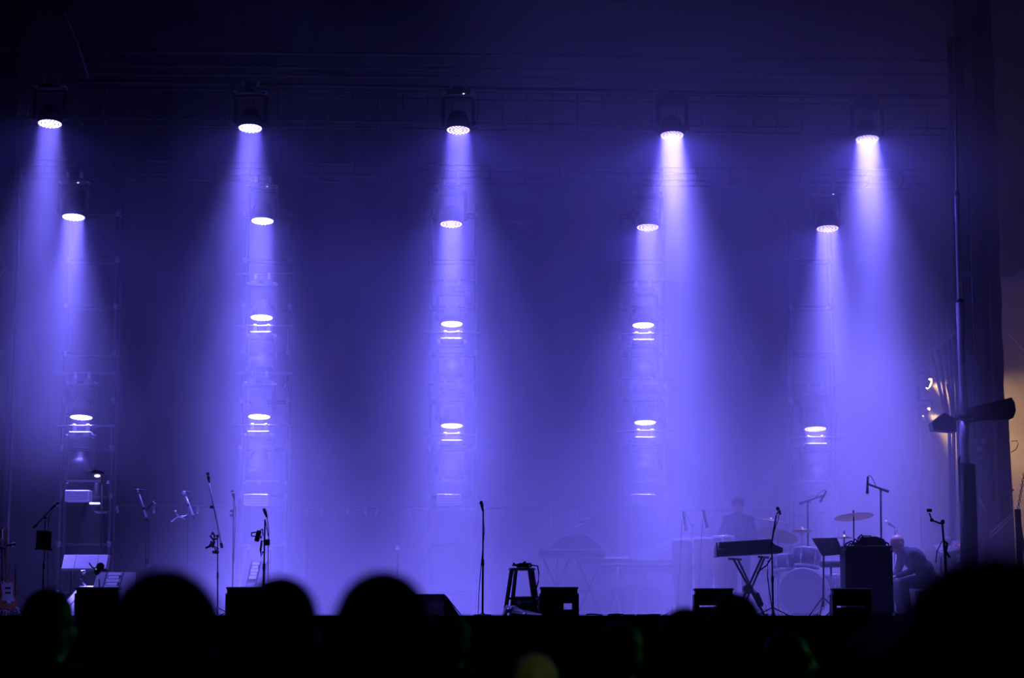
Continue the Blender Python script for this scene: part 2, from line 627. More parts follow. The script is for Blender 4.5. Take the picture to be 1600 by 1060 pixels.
# towers: two front and two back chords with rungs and couplers
TX = [(131, 39), (410, 36), (706, 36), (1007, 35), (1275, 34)]
TYF = 36.32
coup = MB().lathe([(0.036, -0.05), (0.045, -0.03), (0.045, 0.03), (0.036, 0.05)], (0, 0, 0), n=10).mesh('coupler', mat('coupler_steel', (0.14, 0.14, 0.15), 0.45, 0.6))
for i, (cx, hw) in enumerate(TX):
    cxx = X(cx, TYF)
    h = hw / F * TYF
    top = Z(ROW2[i][1] - 30, TYF)
    root = thing('light_tower', 'slim aluminium truss tower behind the %s column of lamps' % TOW[i], 'truss tower', (cxx, TYF, DZ), 'light towers')
    for dx in (-h, h):
        for dy in (0, 0.4):
            part(root, 'chord', MB().tube([(cxx + dx, TYF + dy, DZ + 0.02), (cxx + dx, TYF + dy, top)], 0.025, 8), TRUSS)
    part(root, 'base_plate', MB().box((cxx, TYF + 0.2, DZ + 0.011), (2 * h + 0.3, 0.8, 0.02)), TRUSS)
    rung = MB().tube([(-h, 0, 0), (h, 0, 0)], 0.018, 6).mesh('rung', TRUSS)
    crs = MB().tube([(0, 0, 0), (0, 0.4, 0)], 0.014, 6).mesh('cross_rung', TRUSS)
    z = DZ + 0.45
    while z < top - 0.1:
        shared(root, 'rung', rung, (cxx, TYF, z))
        shared(root, 'rung', rung, (cxx, TYF + 0.4, z))
        for dx in (-h, h):
            shared(root, 'coupler', coup, (cxx + dx, TYF, z))
            shared(root, 'cross_rung', crs, (cxx + dx, TYF, z))
        z += 0.85
    # outrigger bars that hold the lamps in front of the tower
    for (lx, ly) in ([ROW3[i]] if i in ROW3 else []) + [ROW4[i]]:
        for off in (-68, 14):
            q = at(lx, ly + off, Y2)
            part(root, 'lamp_bar', MB().tube([(cxx - h - 0.1, 36.0, q.z), (cxx + h + 0.1, 36.0, q.z)], 0.022, 8), MATS['coupler_steel'])
            for dx in (-h, h):
                part(root, 'bar_bracket', MB().tube([(cxx + dx, 36.0, q.z), (cxx + dx, TYF, q.z)], 0.016, 6), TRUSS)
    # bright shelf bar and pale power box at the foot
    if i != 4:
        q = at(ROW4[i][0] - 4, 782 if i else 776, 35.7)
        bx = thing('power_box', 'pale louvred power box strapped low on the %s light tower' % TOW[i], 'power box', q - V((0, 0, 0.1)), 'power boxes on the towers')
        part(bx, 'body', MB().box(q, (0.42, 0.3, 0.2), bev=0.01), PALE)
        lv = MB()
        for k in range(4):
            lv.box(q + V((0, -0.154, -0.07 + 0.045 * k)), (0.38, 0.01, 0.02))
        part(bx, 'louvres', lv, mat('louvre_grey', (0.42, 0.42, 0.45), 0.5))
        part(bx, 'mounting_lug', MB().box(q + V((-0.05, 0.24, 0.02)), (0.06, 0.2, 0.05)), ALU)
    for py, l, r in ((600, 14, 10), (752, 22, 22)):
        if py == 600 and i in (0, 4):
            continue
        q = at(cx, py, 35.95)
        part(root, 'cross_bar', MB().box((q.x, 35.95, q.z), (0.36 + l * 0.01, 0.05, 0.03)).box((q.x - 0.1, 36.13, q.z), (0.04, 0.4, 0.03)), ALU)
        for s_ in (-1, 1):
            part(root, 'hook_clamp', MB().lathe([(0.02, -0.03), (0.035, -0.02), (0.035, 0.02), (0.02, 0.03)], (q.x + s_ * 0.36, 36.28, q.z), (1, 0, 0), 10), CHROME)

# low pipe across the back with small hook clamps
p0, p1 = at(150, 790, 37.0), at(1290, 800, 37.0)
root = thing('rear_pipe', 'low horizontal pipe with small clamps linking the light towers', 'pipe', p0)
part(root, 'pipe', MB().tube([p0, p1], 0.016, 8), TRUSS)
for k, t in enumerate([0.03, 0.08, 0.14, 0.27, 0.29, 0.31, 0.345, 0.37, 0.385, 0.43, 0.46, 0.53, 0.56, 0.60, 0.66]):
    q = p0.lerp(p1, t) + V((0, -0.02, -0.05))
    part(root, 'clamp', MB().box(q, (0.05, 0.04, 0.08)).lathe([(0.03, -0.02), (0.03, 0.02)], q + V((0, 0, -0.06)), (1, 0, 0), 8), CHROME)
for px in (480, 860, 1160):
    q = at(px, 790 + (px - 150) / 1140 * 10, 37.0)
    part(root, 'post', MB().tube([(q.x, 37.0, DZ), (q.x, 37.0, q.z)], 0.02, 8), TRUSS)


# ------------------------------------------------------------------ stands and microphones
def mic(tip, direction, label, m=BLACK, length=0.16, cable=None, chrome=False):
    """hand-held style microphone: tip is the grille centre, direction runs from grille to tail"""
    d = V(direction).normalized()
    tip = V(tip)
    root = thing('microphone', label, 'microphone', tip + d * length)
    part(root, 'grille', MB().ell(tip, (0.027, 0.027, 0.03), frame_to(d), 12, 8), ALU if chrome else mat('mic_grille', (0.06, 0.06, 0.065), 0.5, 0.6, bump=0.5, scale=400))
    part(root, 'collar', MB().lathe([(0.028, 0.016), (0.029, 0.02), (0.029, 0.03), (0.026, 0.034)], tip, d, 14), ALU)
    part(root, 'body', MB().lathe([(0.024, 0.03), (0.021, 0.07), (0.014, length), (0.013, length + 0.01)], tip, d, 14), m)
    if cable:
        part(root, 'cable', MB().tube(cable, 0.006, 6), RUBBER)
    return root


def pencil_mic(p0, p1, label, cable=None, r=0.012):
    p0, p1 = V(p0), V(p1)
    d = p1 - p0
    root = thing('microphone', label, 'microphone', p0)
    part(root, 'capsule', MB().lathe([(r * 0.8, -0.012), (r * 1.35, 0), (r * 1.35, 0.05), (r, 0.055)], p0, d, 12), BLACK)
    part(root, 'body', MB().lathe([(r, 0.05), (r, d.length), (r * 0.7, d.length + 0.01)], p0, d, 12), BLACK)
    if cable:
        part(root, 'cable', MB().tube(cable, 0.006, 6), RUBBER)
    return root


def stand(label, base, top, boom=None, m=BLACK, foot='tripod', r=0.012, boomr=0.008, boom_m=None, name='microphone_stand'):
    """base and top are place points; boom = (tail point, tip point)"""
    base, top = V(base), V(top)
    root = thing(name, label, 'stand', base)
    foot_z = base.z
    if foot == 'tripod':
        for k in range(3):
            a = 0.5 + k * 2 * PI / 3
            e = V((base.x + 0.28 * math.cos(a), base.y + 0.28 * math.sin(a), foot_z + 0.012))
            lg = part(root, 'leg', MB().tube([(base.x, base.y, foot_z + 0.13), e], 0.009, 6), m)
            part(lg, 'rubber_foot', MB().cap(e + V((0, 0, 0.0)), e + V((0.02 * math.cos(a), 0.02 * math.sin(a), 0)), 0.012, n=8), RUBBER)
    else:
        part(root, 'round_base', MB().lathe([(0.125, 0), (0.13, 0.01), (0.12, 0.022), (0.03, 0.03), (0.02, 0.05)], base, n=24), m)
    b0 = V((base.x, base.y, foot_z + 0.03))
    mid = b0.lerp(top, 0.5)
    part(root, 'lower_tube', MB().tube([b0, mid], r, 10), m)
    part(root, 'clutch', MB().lathe([(r * 1.05, -0.05), (r * 1.35, -0.04), (r * 1.3, 0.04), (r * 0.8, 0.05)], mid, top - b0, 10), m)
    part(root, 'upper_tube', MB().tube([mid, top], r * 0.72, 8), m)
    if boom:
        a, b = V(boom[0]), V(boom[1])
        part(root, 'boom', MB().tube([a, b], boomr, 8), boom_m or m)
        j = top
        part(root, 'boom_clamp', MB().lathe([(0.022, -0.025), (0.026, 0), (0.022, 0.025)], j, (0, 1, 0), 12).box(j + V((0.03, 0, -0.015)), (0.035, 0.012, 0.018)), m)
        d = (b - a).normalized()
        part(root, 'counterweight', MB().lathe([(0.012, -0.05), (0.022, -0.045), (0.022, 0.03), (0.012, 0.035)], a, d, 10), m)
    return root


# centre straight stand
Yc = 29.75
tp = at(755, 800, Yc)
stand('straight black microphone stand alone at the centre of the stage lip', deck(754, Yc), tp, foot='round', r=0.016)
mic(at(752, 786, Yc), tp - at(752, 786, Yc) + V((0, 0.03, 0.0)), 'black microphone on the straight centre stand', length=0.13,
    cable=[tp, at(757, 830, Yc) + V((0, 0.03, 0)), at(752, 880, Yc), at(748, 930, Yc), at(747, 962, Yc)])

# far left boom, cut by the frame
Ya = 29.9
stand('short microphone stand cut off by the left edge of the picture', deck(3, Ya), at(3, 857, Ya), (at(-14, 862, Ya), at(18, 853, Ya)))
mic(at(23, 851, Ya), (-1, 0.1, -0.15), 'small dark microphone beside the guitar neck', length=0.11)
# left boom stand with tablet
Yb = 30.2
stand('black boom stand with a dark tablet clamped to it, left of stage', deck(66, Yb), at(71, 810, Yb), (at(56, 822, Yb), at(84, 792, Yb)), r=0.014, boomr=0.011)
mic(at(90, 787, Yb), at(80, 796, Yb) - at(90, 787, Yb), 'black microphone on the boom above the dark tablet', length=0.13,
    cable=[at(83, 794, Yb), at(76, 812, Yb), at(75, 860, Yb), at(74, 925, Yb), at(73, 962, Yb)])
q = at(70, 845, Yb) + V((0, -0.06, 0))
tb = thing('tablet_holder', 'dark tablet in a holder on the left boom stand', 'tablet', q - V((0, 0, 0.15)))
Rt = Matrix.Rotation(math.radians(4), 3, 'Y') @ Matrix.Rotation(math.radians(12), 3, 'X')
part(tb, 'tablet', MB().box(q, (0.225, 0.018, 0.29), Rt, 0.005), BLACK)
part(tb, 'holder_clamp', MB().box(q + V((0.005, 0.035, 0)), (0.05, 0.06, 0.07)), BLACK)
for sx in (-1, 1):
    part(tb, 'corner_grip', MB().box(q + Rt @ V((sx * 0.115, 0, -0.13)), (0.03, 0.03, 0.03), Rt), RUBBER)

# guitar on its stand, far left
Yg = 30.0
g0 = deck(17, Yg)
gt = thing('bass_guitar', 'bass guitar with white scratchplate standing upright at the far left', 'guitar', g0 + V((0, 0, 0.06)))
zb0 = Z(959, Yg) + 0.04
bodyc = V((X(18, Yg), Yg - 0.06, zb0))
Rg = Matrix.Rotation(math.radians(52), 3, 'Z') @ Matrix.Rotation(math.radians(-6), 3, 'X')
gx, gy, gz = Rg @ V((1, 0, 0)), Rg @ V((0, 0, 1)), Rg @ V((0, 1, 0))
poly = [(-0.08, 0.0), (-0.15, 0.05), (-0.165, 0.14), (-0.135, 0.24), (-0.15, 0.34), (-0.17, 0.46), (-0.12, 0.50), (-0.05, 0.44), (0.03, 0.43), (0.09, 0.46), (0.14, 0.44), (0.13, 0.34), (0.12, 0.24), (0.165, 0.13), (0.14, 0.04), (0.07, 0.0)]
part(gt, 'body', MB().prism(poly, bodyc, gx, gy, gz, 0.042), ORANGEBODY)
part(gt, 'scratchplate', MB().prism([(x * 0.72, 0.16 + (y - 0.16) * 0.85) for x, y in poly if y > 0.1], bodyc - gz * 0.004, gx, gy, gz, 0.004), WHITE)
part(gt, 'neck', MB().prism([(-0.03, 0.40), (0.03, 0.40), (0.022, 1.02), (-0.022, 1.02)], bodyc - gz * 0.012, gx, gy, gz, 0.024), MAPLE)
hd = part(gt, 'headstock', MB().prism([(-0.024, 1.02), (0.024, 1.02), (0.035, 1.06), (0.045, 1.19), (0.0, 1.22), (-0.045, 1.17), (-0.04, 1.06)], bodyc + gz * 0.0, gx, gy, gz, 0.016), MAPLE)
for k in range(4):
    part(hd, 'tuning_peg', MB().lathe([(0.008, 0), (0.008, 0.03), (0.018, 0.032), (0.018, 0.045)], bodyc + gy * (1.06 + 0.035 * k) - gx * 0.04, -gx, 8), CHROME)
part(gt, 'bridge', MB().prism([(-0.04, 0.10), (0.04, 0.10), (0.04, 0.15), (-0.04, 0.15)], bodyc - gz * 0.02, gx, gy, gz, 0.018), CHROME)
for yy in (0.24, 0.31):
    part(gt, 'pickup', MB().prism([(-0.05, yy), (0.05, yy), (0.05, yy + 0.03), (-0.05, yy + 0.03)], bodyc - gz * 0.012, gx, gy, gz, 0.01), BLACK)
gs = thing('guitar_stand', 'low black stand under the bass guitar at the far left', 'stand', g0 + V((0.02, 0.16, 0)))
gb = g0 + V((0.02, 0.16, 0))
part(gs, 'post', MB().tube([gb + V((0, 0, 0.1)), gb + V((-0.01, -0.02, 0.75))], 0.012, 8), BLACK)
for k in range(3):
    a = k * 2 * PI / 3 + 0.6
    part(gs, 'leg', MB().tube([gb + V((0, 0, 0.14)), gb + V((0.22 * math.cos(a), 0.22 * math.sin(a), 0.01))], 0.01, 6), BLACK)
for s_ in (-1, 1):
    part(gs, 'cradle_arm', MB().tube([gb + V((0, 0, 0.14)), gb + V((s_ * 0.08, -0.05, 0.06)), gb + V((s_ * 0.09, -0.22, 0.035)), gb + V((s_ * 0.09, -0.24, 0.07))], 0.009, 6), BLACK)
part(gs, 'neck_fork', MB().tube([gb + V((-0.06, -0.10, 0.76)), gb + V((-0.01, -0.02, 0.75)), gb + V((0.05, -0.09, 0.76))], 0.01, 6), BLACK)

# stand with small lamp and bright tray, behind the left boom stand
Yl = 32.4
ls = thing('lamp_stand', 'tall thin stand with a small down-facing hooded lamp at left', 'stand', deck(158, Yl))
b0 = deck(158, Yl)
tp = at(159, 745, Yl)
for k in range(3):
    a = 0.4 + k * 2 * PI / 3
    part(ls, 'leg', MB().tube([b0 + V((0, 0, 0.18)), b0 + V((0.3 * math.cos(a), 0.3 * math.sin(a), 0.012))], 0.01, 6), BLACK)
part(ls, 'pole', MB().tube([b0 + V((0, 0, 0.05)), tp], 0.016, 8), BLACK)
part(ls, 'hood', MB().prism([(-0.15, 0.02), (-0.05, 0.07), (0.08, 0.03), (0.12, -0.01), (-0.02, 0.0), (-0.05, 0.0)], at(155, 741, Yl) - V((0, 0.06, 0)), (1, 0, 0), (0, 0, 1), (0, 1, 0), 0.12), BLACK)
part(ls, 'lamp_lens', MB().ell(at(152, 744, Yl), (0.05, 0.05, 0.024)), mat('small_lamp_glow', (0.8, 0.8, 0.9), 0.3, emit=((0.6, 0.5, 1.0), 2.0)), 'small glowing lens')
l = bpy.data.lights.new('task_light', 'SPOT')
l.energy = 1800
l.spot_size = math.radians(21)
l.spot_blend = 0.7
l.shadow_soft_size = 0.03
l.color = (0.21, 0.18, 1.0)
tl = bpy.data.objects.new('task_light', l)
C.objects.link(tl)
tl.parent = ls
tl.location = at(152, 748, Yl) - V((0, 0, 0.03)) - b0
tl.rotation_euler = (at(152, 748, Yl) - at(134, 879, 31.2)).to_track_quat('Z', 'Y').to_euler()
part(ls, 'wire', MB().tube([at(141, 742, Yl), at(146, 735, Yl), at(152, 737, Yl)], 0.006, 6), RUBBER)
part(ls, 'strip_light', MB().box(at(148, 787, Yl), (0.17, 0.03, 0.03), None, 0.008), MATS['small_lamp_glow'], 'short glowing strip light')
part(ls, 'strip_bracket', MB().bar(at(148, 787, Yl) + V((0, 0.025, 0)), at(158, 787, Yl) + V((0, 0.025, 0)), 0.02), BLACK)
part(ls, 'cup_holder', MB().lathe([(0.05, 0), (0.12, 0.03), (0.125, 0.04), (0.05, 0.02)], at(158, 803, Yl), n=16), BLACK)

# three-panelled desk and floor monitors at left
def monitor_rear(name, label, px0, px1, py0, py1, Y, lean=0.5, m=GREY, hm=PALE, skew=0.0):
    """wedge monitor seen with its finned back panel towards the camera"""
    a, b = at(px0, py1, Y), at(px1, py1, Y)
    zt = at(px0, py0, Y).z
    wd = b.x - a.x
    hgt = zt - a.z
    root = thing(name, label, 'floor monitor', V(((a.x + b.x) / 2, Y, DZ)))
    z0 = DZ + 0.002
    dp = lean * (zt - z0)
    o = V((a.x, Y, z0))
    H = zt - z0
    part(root, 'cabinet', MB().prism([(0, 0), (dp, H), (dp + 0.22, H), (dp + 0.42, 0)], o, (0, 1, 0), (skew, 0, 1), (1, 0, 0), wd), m)
    up = V((skew * H, dp, H)).normalized()
    nrm = V((1, 0, 0)).cross(up)
    L_ = math.sqrt(H * H + dp * dp)
    for k in range(5):
        q = o + V((wd * 0.5, 0, 0)) + up * (L_ * (1 - (0.12 + 0.17 * k) * min(1, hgt / H + 0.1))) + nrm * 0.012
        part(root, 'heat_sink_fin', MB().box(q, (wd * (0.30 if k % 2 else 0.36), 0.02, 0.05), Matrix((V((1, 0, 0)), -nrm, up)).transposed()), hm)
    for xx in (0.27, 0.73):
        part(root, 'seam', MB().bar(o + V((wd * xx, 0, 0)) + nrm * 0.003, o + V((wd * xx, 0, 0)) + up * L_ + nrm * 0.003, 0.012, 0.008), BLACK)
    return root


Yd = 31.2
dk = thing('panel_desk', 'wide desk top of three pale panels under a bright spot at left', 'desk', deck(134, Yd))
Rd = Matrix.Rotation(math.radians(-38), 3, 'X')
cD = at(134, 879, Yd)
for k, (x0, x1) in enumerate(((99, 118), (118.6, 153), (153.6, 168))):
    xa, xb = X(x0, Yd), X(x1, Yd)
    part(dk, 'panel', MB().box(V(((xa + xb) / 2, Yd, cD.z)), (xb - xa, 0.012, 0.29), Rd, 0.003), PALE)
part(dk, 'frame', MB().box(cD + Rd @ V((0.01, 0.02, 0)), (0.70, 0.02, 0.31), Rd, 0.004).box(cD + Rd @ V((0.0, -0.01, -0.155)), (0.70, 0.05, 0.015), Rd), BLACK)
for s_ in (-1, 1):
    part(dk, 'leg', MB().tube([cD + V((s_ * 0.22, 0.06, -0.1)), deck(134, Yd) + V((s_ * 0.26, 0.1, 0))], 0.014, 8), BLACK)
part(dk, 'cross_bar', MB().tube([deck(134, Yd) + V((-0.245, 0.085, 0.35)), deck(134, Yd) + V((0.245, 0.085, 0.35))], 0.01, 8), BLACK)
monitor_rear('floor_monitor', 'grey floor monitor with bright vented back right of the panel desk', 133, 190, 893, 918, 30.4, 0.75, skew=0.12)
monitor_rear('floor_monitor', 'low flat wedge monitor in front of the panel desk', 84, 128, 914, 928, 30.1, 1.6, skew=0.5)
monitor_rear('floor_monitor', 'hazy wedge monitor with lit vents in the mist behind the cable-hung stand', 366, 398, 876, 900, 32.0, 0.5, skew=0.15)
# chrome lamp-like clip and dark microphone near the desk
sp = deck(156, 30.0)
stand('low black microphone stand before the grey vented monitor', sp, at(155, 905, 30.0), foot='round', r=0.012)
mk = thing('microphone', 'chunky dark microphone with a tiny green light at left', 'microphone', at(155, 902, 30.0))
q = at(154, 890, 30.0)
part(mk, 'body', MB().ell(q, (0.055, 0.06, 0.10), Matrix.Rotation(0.5, 3, 'Y')), BLACK)
part(mk, 'front_ring', MB().lathe([(0.05, 0), (0.06, 0.02), (0.055, 0.05)], q + V((0.02, -0.02, 0.03)), (0.5, -0.8, 0.3), 16), RUBBER)
part(mk, 'arm', MB().tube([q, at(144, 887, 30.0), at(139, 880, 30.0)], 0.012, 6), BLACK)
part(mk, 'status_light', MB().ell(at(151.5, 890, 30.0) + V((0, -0.075, 0)), (0.009, 0.006, 0.009), None, 8, 6), GREENLED, 'tiny green light')
mkc = thing('cable_clip', 'shiny coiled cable clip hanging below the pale panel desk', 'clip', at(128, 900, 31.0))
part(mkc, 'hook', MB().tube([at(126, 892, 31), at(131, 897, 31), at(126, 904, 31), at(130, 911, 31), at(134, 916, 31)], [0.015, 0.02, 0.016, 0.016, 0.01], 8), CHROME)
part(mkc, 'knob', MB().ell(at(131, 894, 31), (0.03, 0.03, 0.03), None, 10, 7), CHROME)

# cluster of stands centre left
Y0 = 31.6
stand('boom stand with pale tilted arm, first of the left cluster', deck(233, Y0), at(224, 795, Y0), (at(230, 812, Y0), at(217, 772, Y0)), boom_m=SILVER, boomr=0.016)
mic(at(213, 767, Y0), (1, 0.2, 0.05), 'dark microphone atop the pale tilted arm of the first cluster stand', length=0.12)
Yq = 31.9
stand('plain thin stand with a short raised arm, right behind the first cluster stand', deck(231, Yq), at(233, 792, Yq), (at(230, 796, Yq), at(240, 786, Yq)), boomr=0.012)
mic(at(243, 784, Yq), at(236, 789, Yq) - at(243, 784, Yq), 'small dark microphone on the short raised arm', length=0.1)
Y3 = 33.6
stand('faint boom stand with shiny clamps standing in the haze', deck(293, Y3), at(294, 790, Y3), (at(303, 808, Y3), at(290, 776, Y3)), boom_m=SILVER, boomr=0.018)
mic(at(287, 770, Y3), (1, 0.1, 0.1), 'hazy microphone over the stand with shiny clamps', length=0.12, chrome=True)
cl = thing('mic_clamp', 'shiny clamp and short arm floating left of the faint boom stand', 'clamp', at(283, 809, Y3))
part(cl, 'arm', MB().tube([at(267, 816, Y3), at(277, 808, Y3), at(284, 808, Y3), at(291, 806, Y3)], 0.01, 8), CHROME)
for (x, y, r) in ((274, 799, 0.02), (284, 808, 0.03), (268, 815, 0.015), (278, 806, 0.014), (288, 811, 0.014)):
    part(cl, 'knob', MB().ell(at(x, y, Y3), (r, r, r * 0.8), None, 10, 7), CHROME)
part(cl, 'stem', MB().tube([at(274, 799, Y3), at(278, 807, Y3)], 0.007, 6), CHROME)
part(cl, 'support', MB().tube([at(291, 806, Y3), at(294, 800, Y3)], 0.008, 6), CHROME)
Y4 = 31.0
tj = at(331, 793, Y4)
stand('tall boom stand with a long shiny arm and bundled cable', deck(340, Y4), at(340, 838, Y4), (at(346, 852, Y4), at(326, 752, Y4)), boom_m=SILVER, boomr=0.014)
mic(at(325, 741, Y4), at(327, 756, Y4) - at(325, 741, Y4), 'microphone at the tip of the long shiny arm, highest at left', length=0.13)
bn = thing('cable_bundle', 'dark bundle of clamps and cable hung on the long-armed stand', 'cable', at(334, 858, Y4))
for pts in ([(332, 832), (336, 838), (334, 848), (329, 854), (322, 857)], [(336, 846), (333, 856), (328, 853), (331, 846)], [(338, 862), (335, 853), (341, 858), (338, 866)], [(333, 834), (329, 838), (334, 844), (341, 842)]):
    part(bn, 'loop', MB().tube([at(x, y, Y4) - V((0, 0.04, 0)) for x, y in pts], 0.018, 6), RUBBER)
part(bn, 'hook', MB().box(at(337, 863, Y4), (0.10, 0.05, 0.05), None, 0.01), BLACK)
part(tb if False else bn, 'collar', MB().lathe([(0.03, -0.02), (0.03, 0.02)], tj, (0, 0, 1), 10), BLACK)
Y5 = 32.2
stand('slender hazy stand between the long-armed stand and the cable-hung stand', deck(363, Y5), at(365, 778, Y5), r=0.011)
mic(at(363, 768, Y5), at(366, 780, Y5) - at(363, 768, Y5), 'hazy microphone on the slender stand', length=0.12,
    cable=[at(366, 780, Y5), at(368, 800, Y5), at(367, 830, Y5), at(365, 880, Y5)])
part(thing('cable_clip', 'small clips along the slender hazy stand', 'clip', at(362, 806, Y5)), 'clip', MB().box(at(362, 799, Y5), (0.05, 0.03, 0.03)).box(at(361.5, 806, Y5), (0.05, 0.03, 0.03)).box(at(364, 803, Y5), (0.02, 0.02, 0.12)), CHROME)
Y6 = 30.3
stand('dark microphone stand hung with cable and a small frame, by the second tower', deck(411, Y6), at(414, 812, Y6), r=0.017)
mic(at(413, 797, Y6), at(416, 806, Y6) - at(413, 797, Y6), 'silver-topped microphone on the cable-hung stand', length=0.11, chrome=True,
    cable=[at(417, 806, Y6), at(420, 830, Y6), at(419, 860, Y6), at(419, 900, Y6), at(419, 962, Y6)])
fr = thing('phone_bracket', 'angular open bracket clamped on the cable-hung stand', 'bracket', at(405, 838, Y6))
part(fr, 'open_frame', MB().tube([at(393, 833, Y6), at(403, 832, Y6), at(410, 827, Y6)], 0.010, 6).tube([at(393, 833, Y6), at(393, 838, Y6), at(402, 839, Y6)], 0.010, 6), BLACK)
part(fr, 'clamp_block', MB().box(at(403, 838, Y6), (0.07, 0.06, 0.17), Matrix.Rotation(0.25, 3, 'Y'), 0.012), BLACK)
part(fr, 'knob', MB().ell(at(408, 840, Y6) - V((0, 0.05, 0)), (0.025, 0.025, 0.025), None, 10, 7), CHROME)
part(fr, 'side_box', MB().box(at(417, 848, Y6), (0.09, 0.05, 0.09), None, 0.01).bar(at(411, 846, Y6), at(418, 845, Y6), 0.02), BLACK)
part(fr, 'hanging_cable', MB().tube([at(409, 845, Y6), at(407, 860, Y6), at(408, 870, Y6), at(411, 862, Y6)], 0.016, 6), RUBBER)
part(fr, 'thin_rod', MB().tube([at(415, 815, Y6), at(419, 838, Y6)], 0.007, 6).tube([at(410, 827, Y6), at(411, 838, Y6)], 0.009, 6), BLACK)
for px, lab in ((387, 'small bright spotlight at the floor left of the cable-hung stand'), (423, 'tiny bright spot right of the cable-hung stand'), (621, 'small pale floor lamp glinting in mid-stage haze')):
    q = at(px, 856 if px < 600 else 857, 34.5)
    fl = thing('floor_spot', lab, 'lamp', V((q.x, q.y, DZ)))
    part(fl, 'post', MB().tube([(q.x, q.y, DZ), (q.x, q.y, q.z)], 0.012, 8), BLACK)
    part(fl, 'reflector', MB().lathe([(0.02, 0.05), (0.045, 0), (0.03, -0.03)], q, (0.4, -0.6, 0.7), 12), CHROME)


# ------------------------------------------------------------------ wedges and things on the lip
def wedge(label, px0, px1, py0, Y, slot=None, handle=True):
    """wedge monitor on the lip, its back towards the crowd, with a carrying slot"""
    x0, x1 = X(px0, Y), X(px1, Y)
    H = Z(py0, Y) - DZ
    W = x1 - x0
    root = thing('wedge_monitor', label, 'floor monitor', ((x0 + x1) / 2, Y, DZ))
    o = V((x0, Y, DZ + 0.002))
    s0, s1, s2, s3 = slot or (0.2, 0.6, 0.28, 0.36)
    bx = [(0, s0), (s0, s1), (s1, 1)]
    prof = lambda za, zb: [(0.02 * za / H, za), (0.02 * zb / H, zb), (0.30 - 0.08 * zb / H, zb), (0.30 - 0.08 * za / H, za)]
    m = MB()
    za, zb = s2 * H, s3 * H
    for (a, b, u, v) in ((0, 1, 0, za), (0, 1, zb, H), (0, s0, za, zb), (s1, 1, za, zb)):
        m.prism(prof(u, v), o + V((W * a, 0, 0)), (0, 1, 0), (0, 0, 1), (1, 0, 0), W * (b - a))
    part(root, 'cabinet', m, CASE)
    part(root, 'top_cap', MB().box(o + V((W / 2, 0.13, H - 0.015)), (W + 0.03, 0.25, 0.035), None, 0.01), CASE)
    for s_ in (0, 1):
        part(root, 'end_cheek', MB().prism([(-0.01, 0), (0.0, H * 0.78), (0.27, H * 0.78), (0.33, 0)], o + V((-0.02 if s_ == 0 else W, 0, 0)), (0, 1, 0), (0, 0, 1), (1, 0, 0), 0.02), CASE)
    part(root, 'connector_plate', MB().box(o + V((W * 0.85, -0.004, H * 0.14)), (0.12, 0.012, 0.07)), LENSFACE)
    return root


wedge('low black wedge monitor on the lip between the stool and the mist', 845, 902, 918, 29.72, (0.62, 0.86, 0.22, 0.44))
wedge('black wedge monitor with a lit slot below the keyboard stand', 1086, 1144, 920, 29.72, (0.1, 0.72, 0.32, 0.385))
wedge('black wedge monitor with a lit slot below the black cabinet', 1301, 1358, 920, 29.72, (0.08, 0.88, 0.30, 0.37))
wedge('black wedge monitor partly hidden behind the two heads left of centre', 356, 410, 918, 29.72, (0.45, 0.5, 0.04, 0.055))
wedge('black wedge monitor behind the broad head at left', 121, 186, 918, 29.72, (0.45, 0.5, 0.04, 0.055))
# the tilted side-on wedge next to the third head
Yw = 29.75
x0, xA, xB = X(640, Yw), X(694, Yw), X(718, Yw)
H = Z(929, Yw) - DZ
sw = thing('wedge_monitor', 'side-on sloping wedge monitor beside the centre head', 'floor monitor', ((x0 + xB) / 2, Yw, DZ))
part(sw, 'cabinet', MB().prism([(x0, 0), (x0, H), (xA, H), (xB, 0)], (0, Yw, DZ + 0.002), (1, 0, 0), (0, 0, 1), (0, 1, 0), 0.5), CASE)
part(sw, 'grille', MB().prism([(xA + 0.012, H - 0.02), (xB + 0.008, 0.02), (xB + 0.02, 0.02), (xA + 0.024, H - 0.02)], (0, Yw + 0.03, DZ + 0.002), (1, 0, 0), (0, 0, 1), (0, 1, 0), 0.44), RUBBER)
part(sw, 'handle', MB().box((x0 + 0.2, Yw - 0.006, DZ + 0.2), (0.14, 0.012, 0.05), None, 0.004), LENSFACE)


def crumple(name, label, outline, Y, depth, seed):
    """sheet of thin plastic lying in a heap"""
    rnd = random.Random(seed)
    m = MB()
    n, k = 18, 7
    v, f = [], []
    for j in range(k + 1):
        t = j / k
        for i in range(n + 1):
            u = i / n
            # interpolate the top outline
            xs = outline[0][0] + (outline[-1][0] - outline[0][0]) * u
            for a, b in zip(outline, outline[1:]):
                if a[0] <= xs <= b[0]:
                    yy = a[1] + (b[1] - a[1]) * (xs - a[0]) / max(b[0] - a[0], 1e-6)
            zt = Z(yy, Y) - DZ
            zz = zt * math.sin(PI * (0.08 + 0.84 * t)) * (0.9 + 0.2 * rnd.random()) + 0.004
            v.append((X(xs, Y) + rnd.uniform(-.01, .01), Y - depth / 2 + depth * t + rnd.uniform(-.01, .01), DZ + max(0.004, zz)))
    for j in range(k):
        for i in range(n):
            a = j * (n + 1) + i
            f.append((a, a + 1, a + n + 2, a + n + 1))
    m.add(v, f, False)
    return solo(name, m, PLASTIC, label, 'plastic sheet', (X(outline[0][0], Y), Y, DZ))


crumple('plastic_sheet', 'crumpled pale plastic sheet in front of the stool', [(784, 962), (790, 946), (800, 947), (815, 953), (835, 958), (846, 960)], 29.6, 0.25, 3)
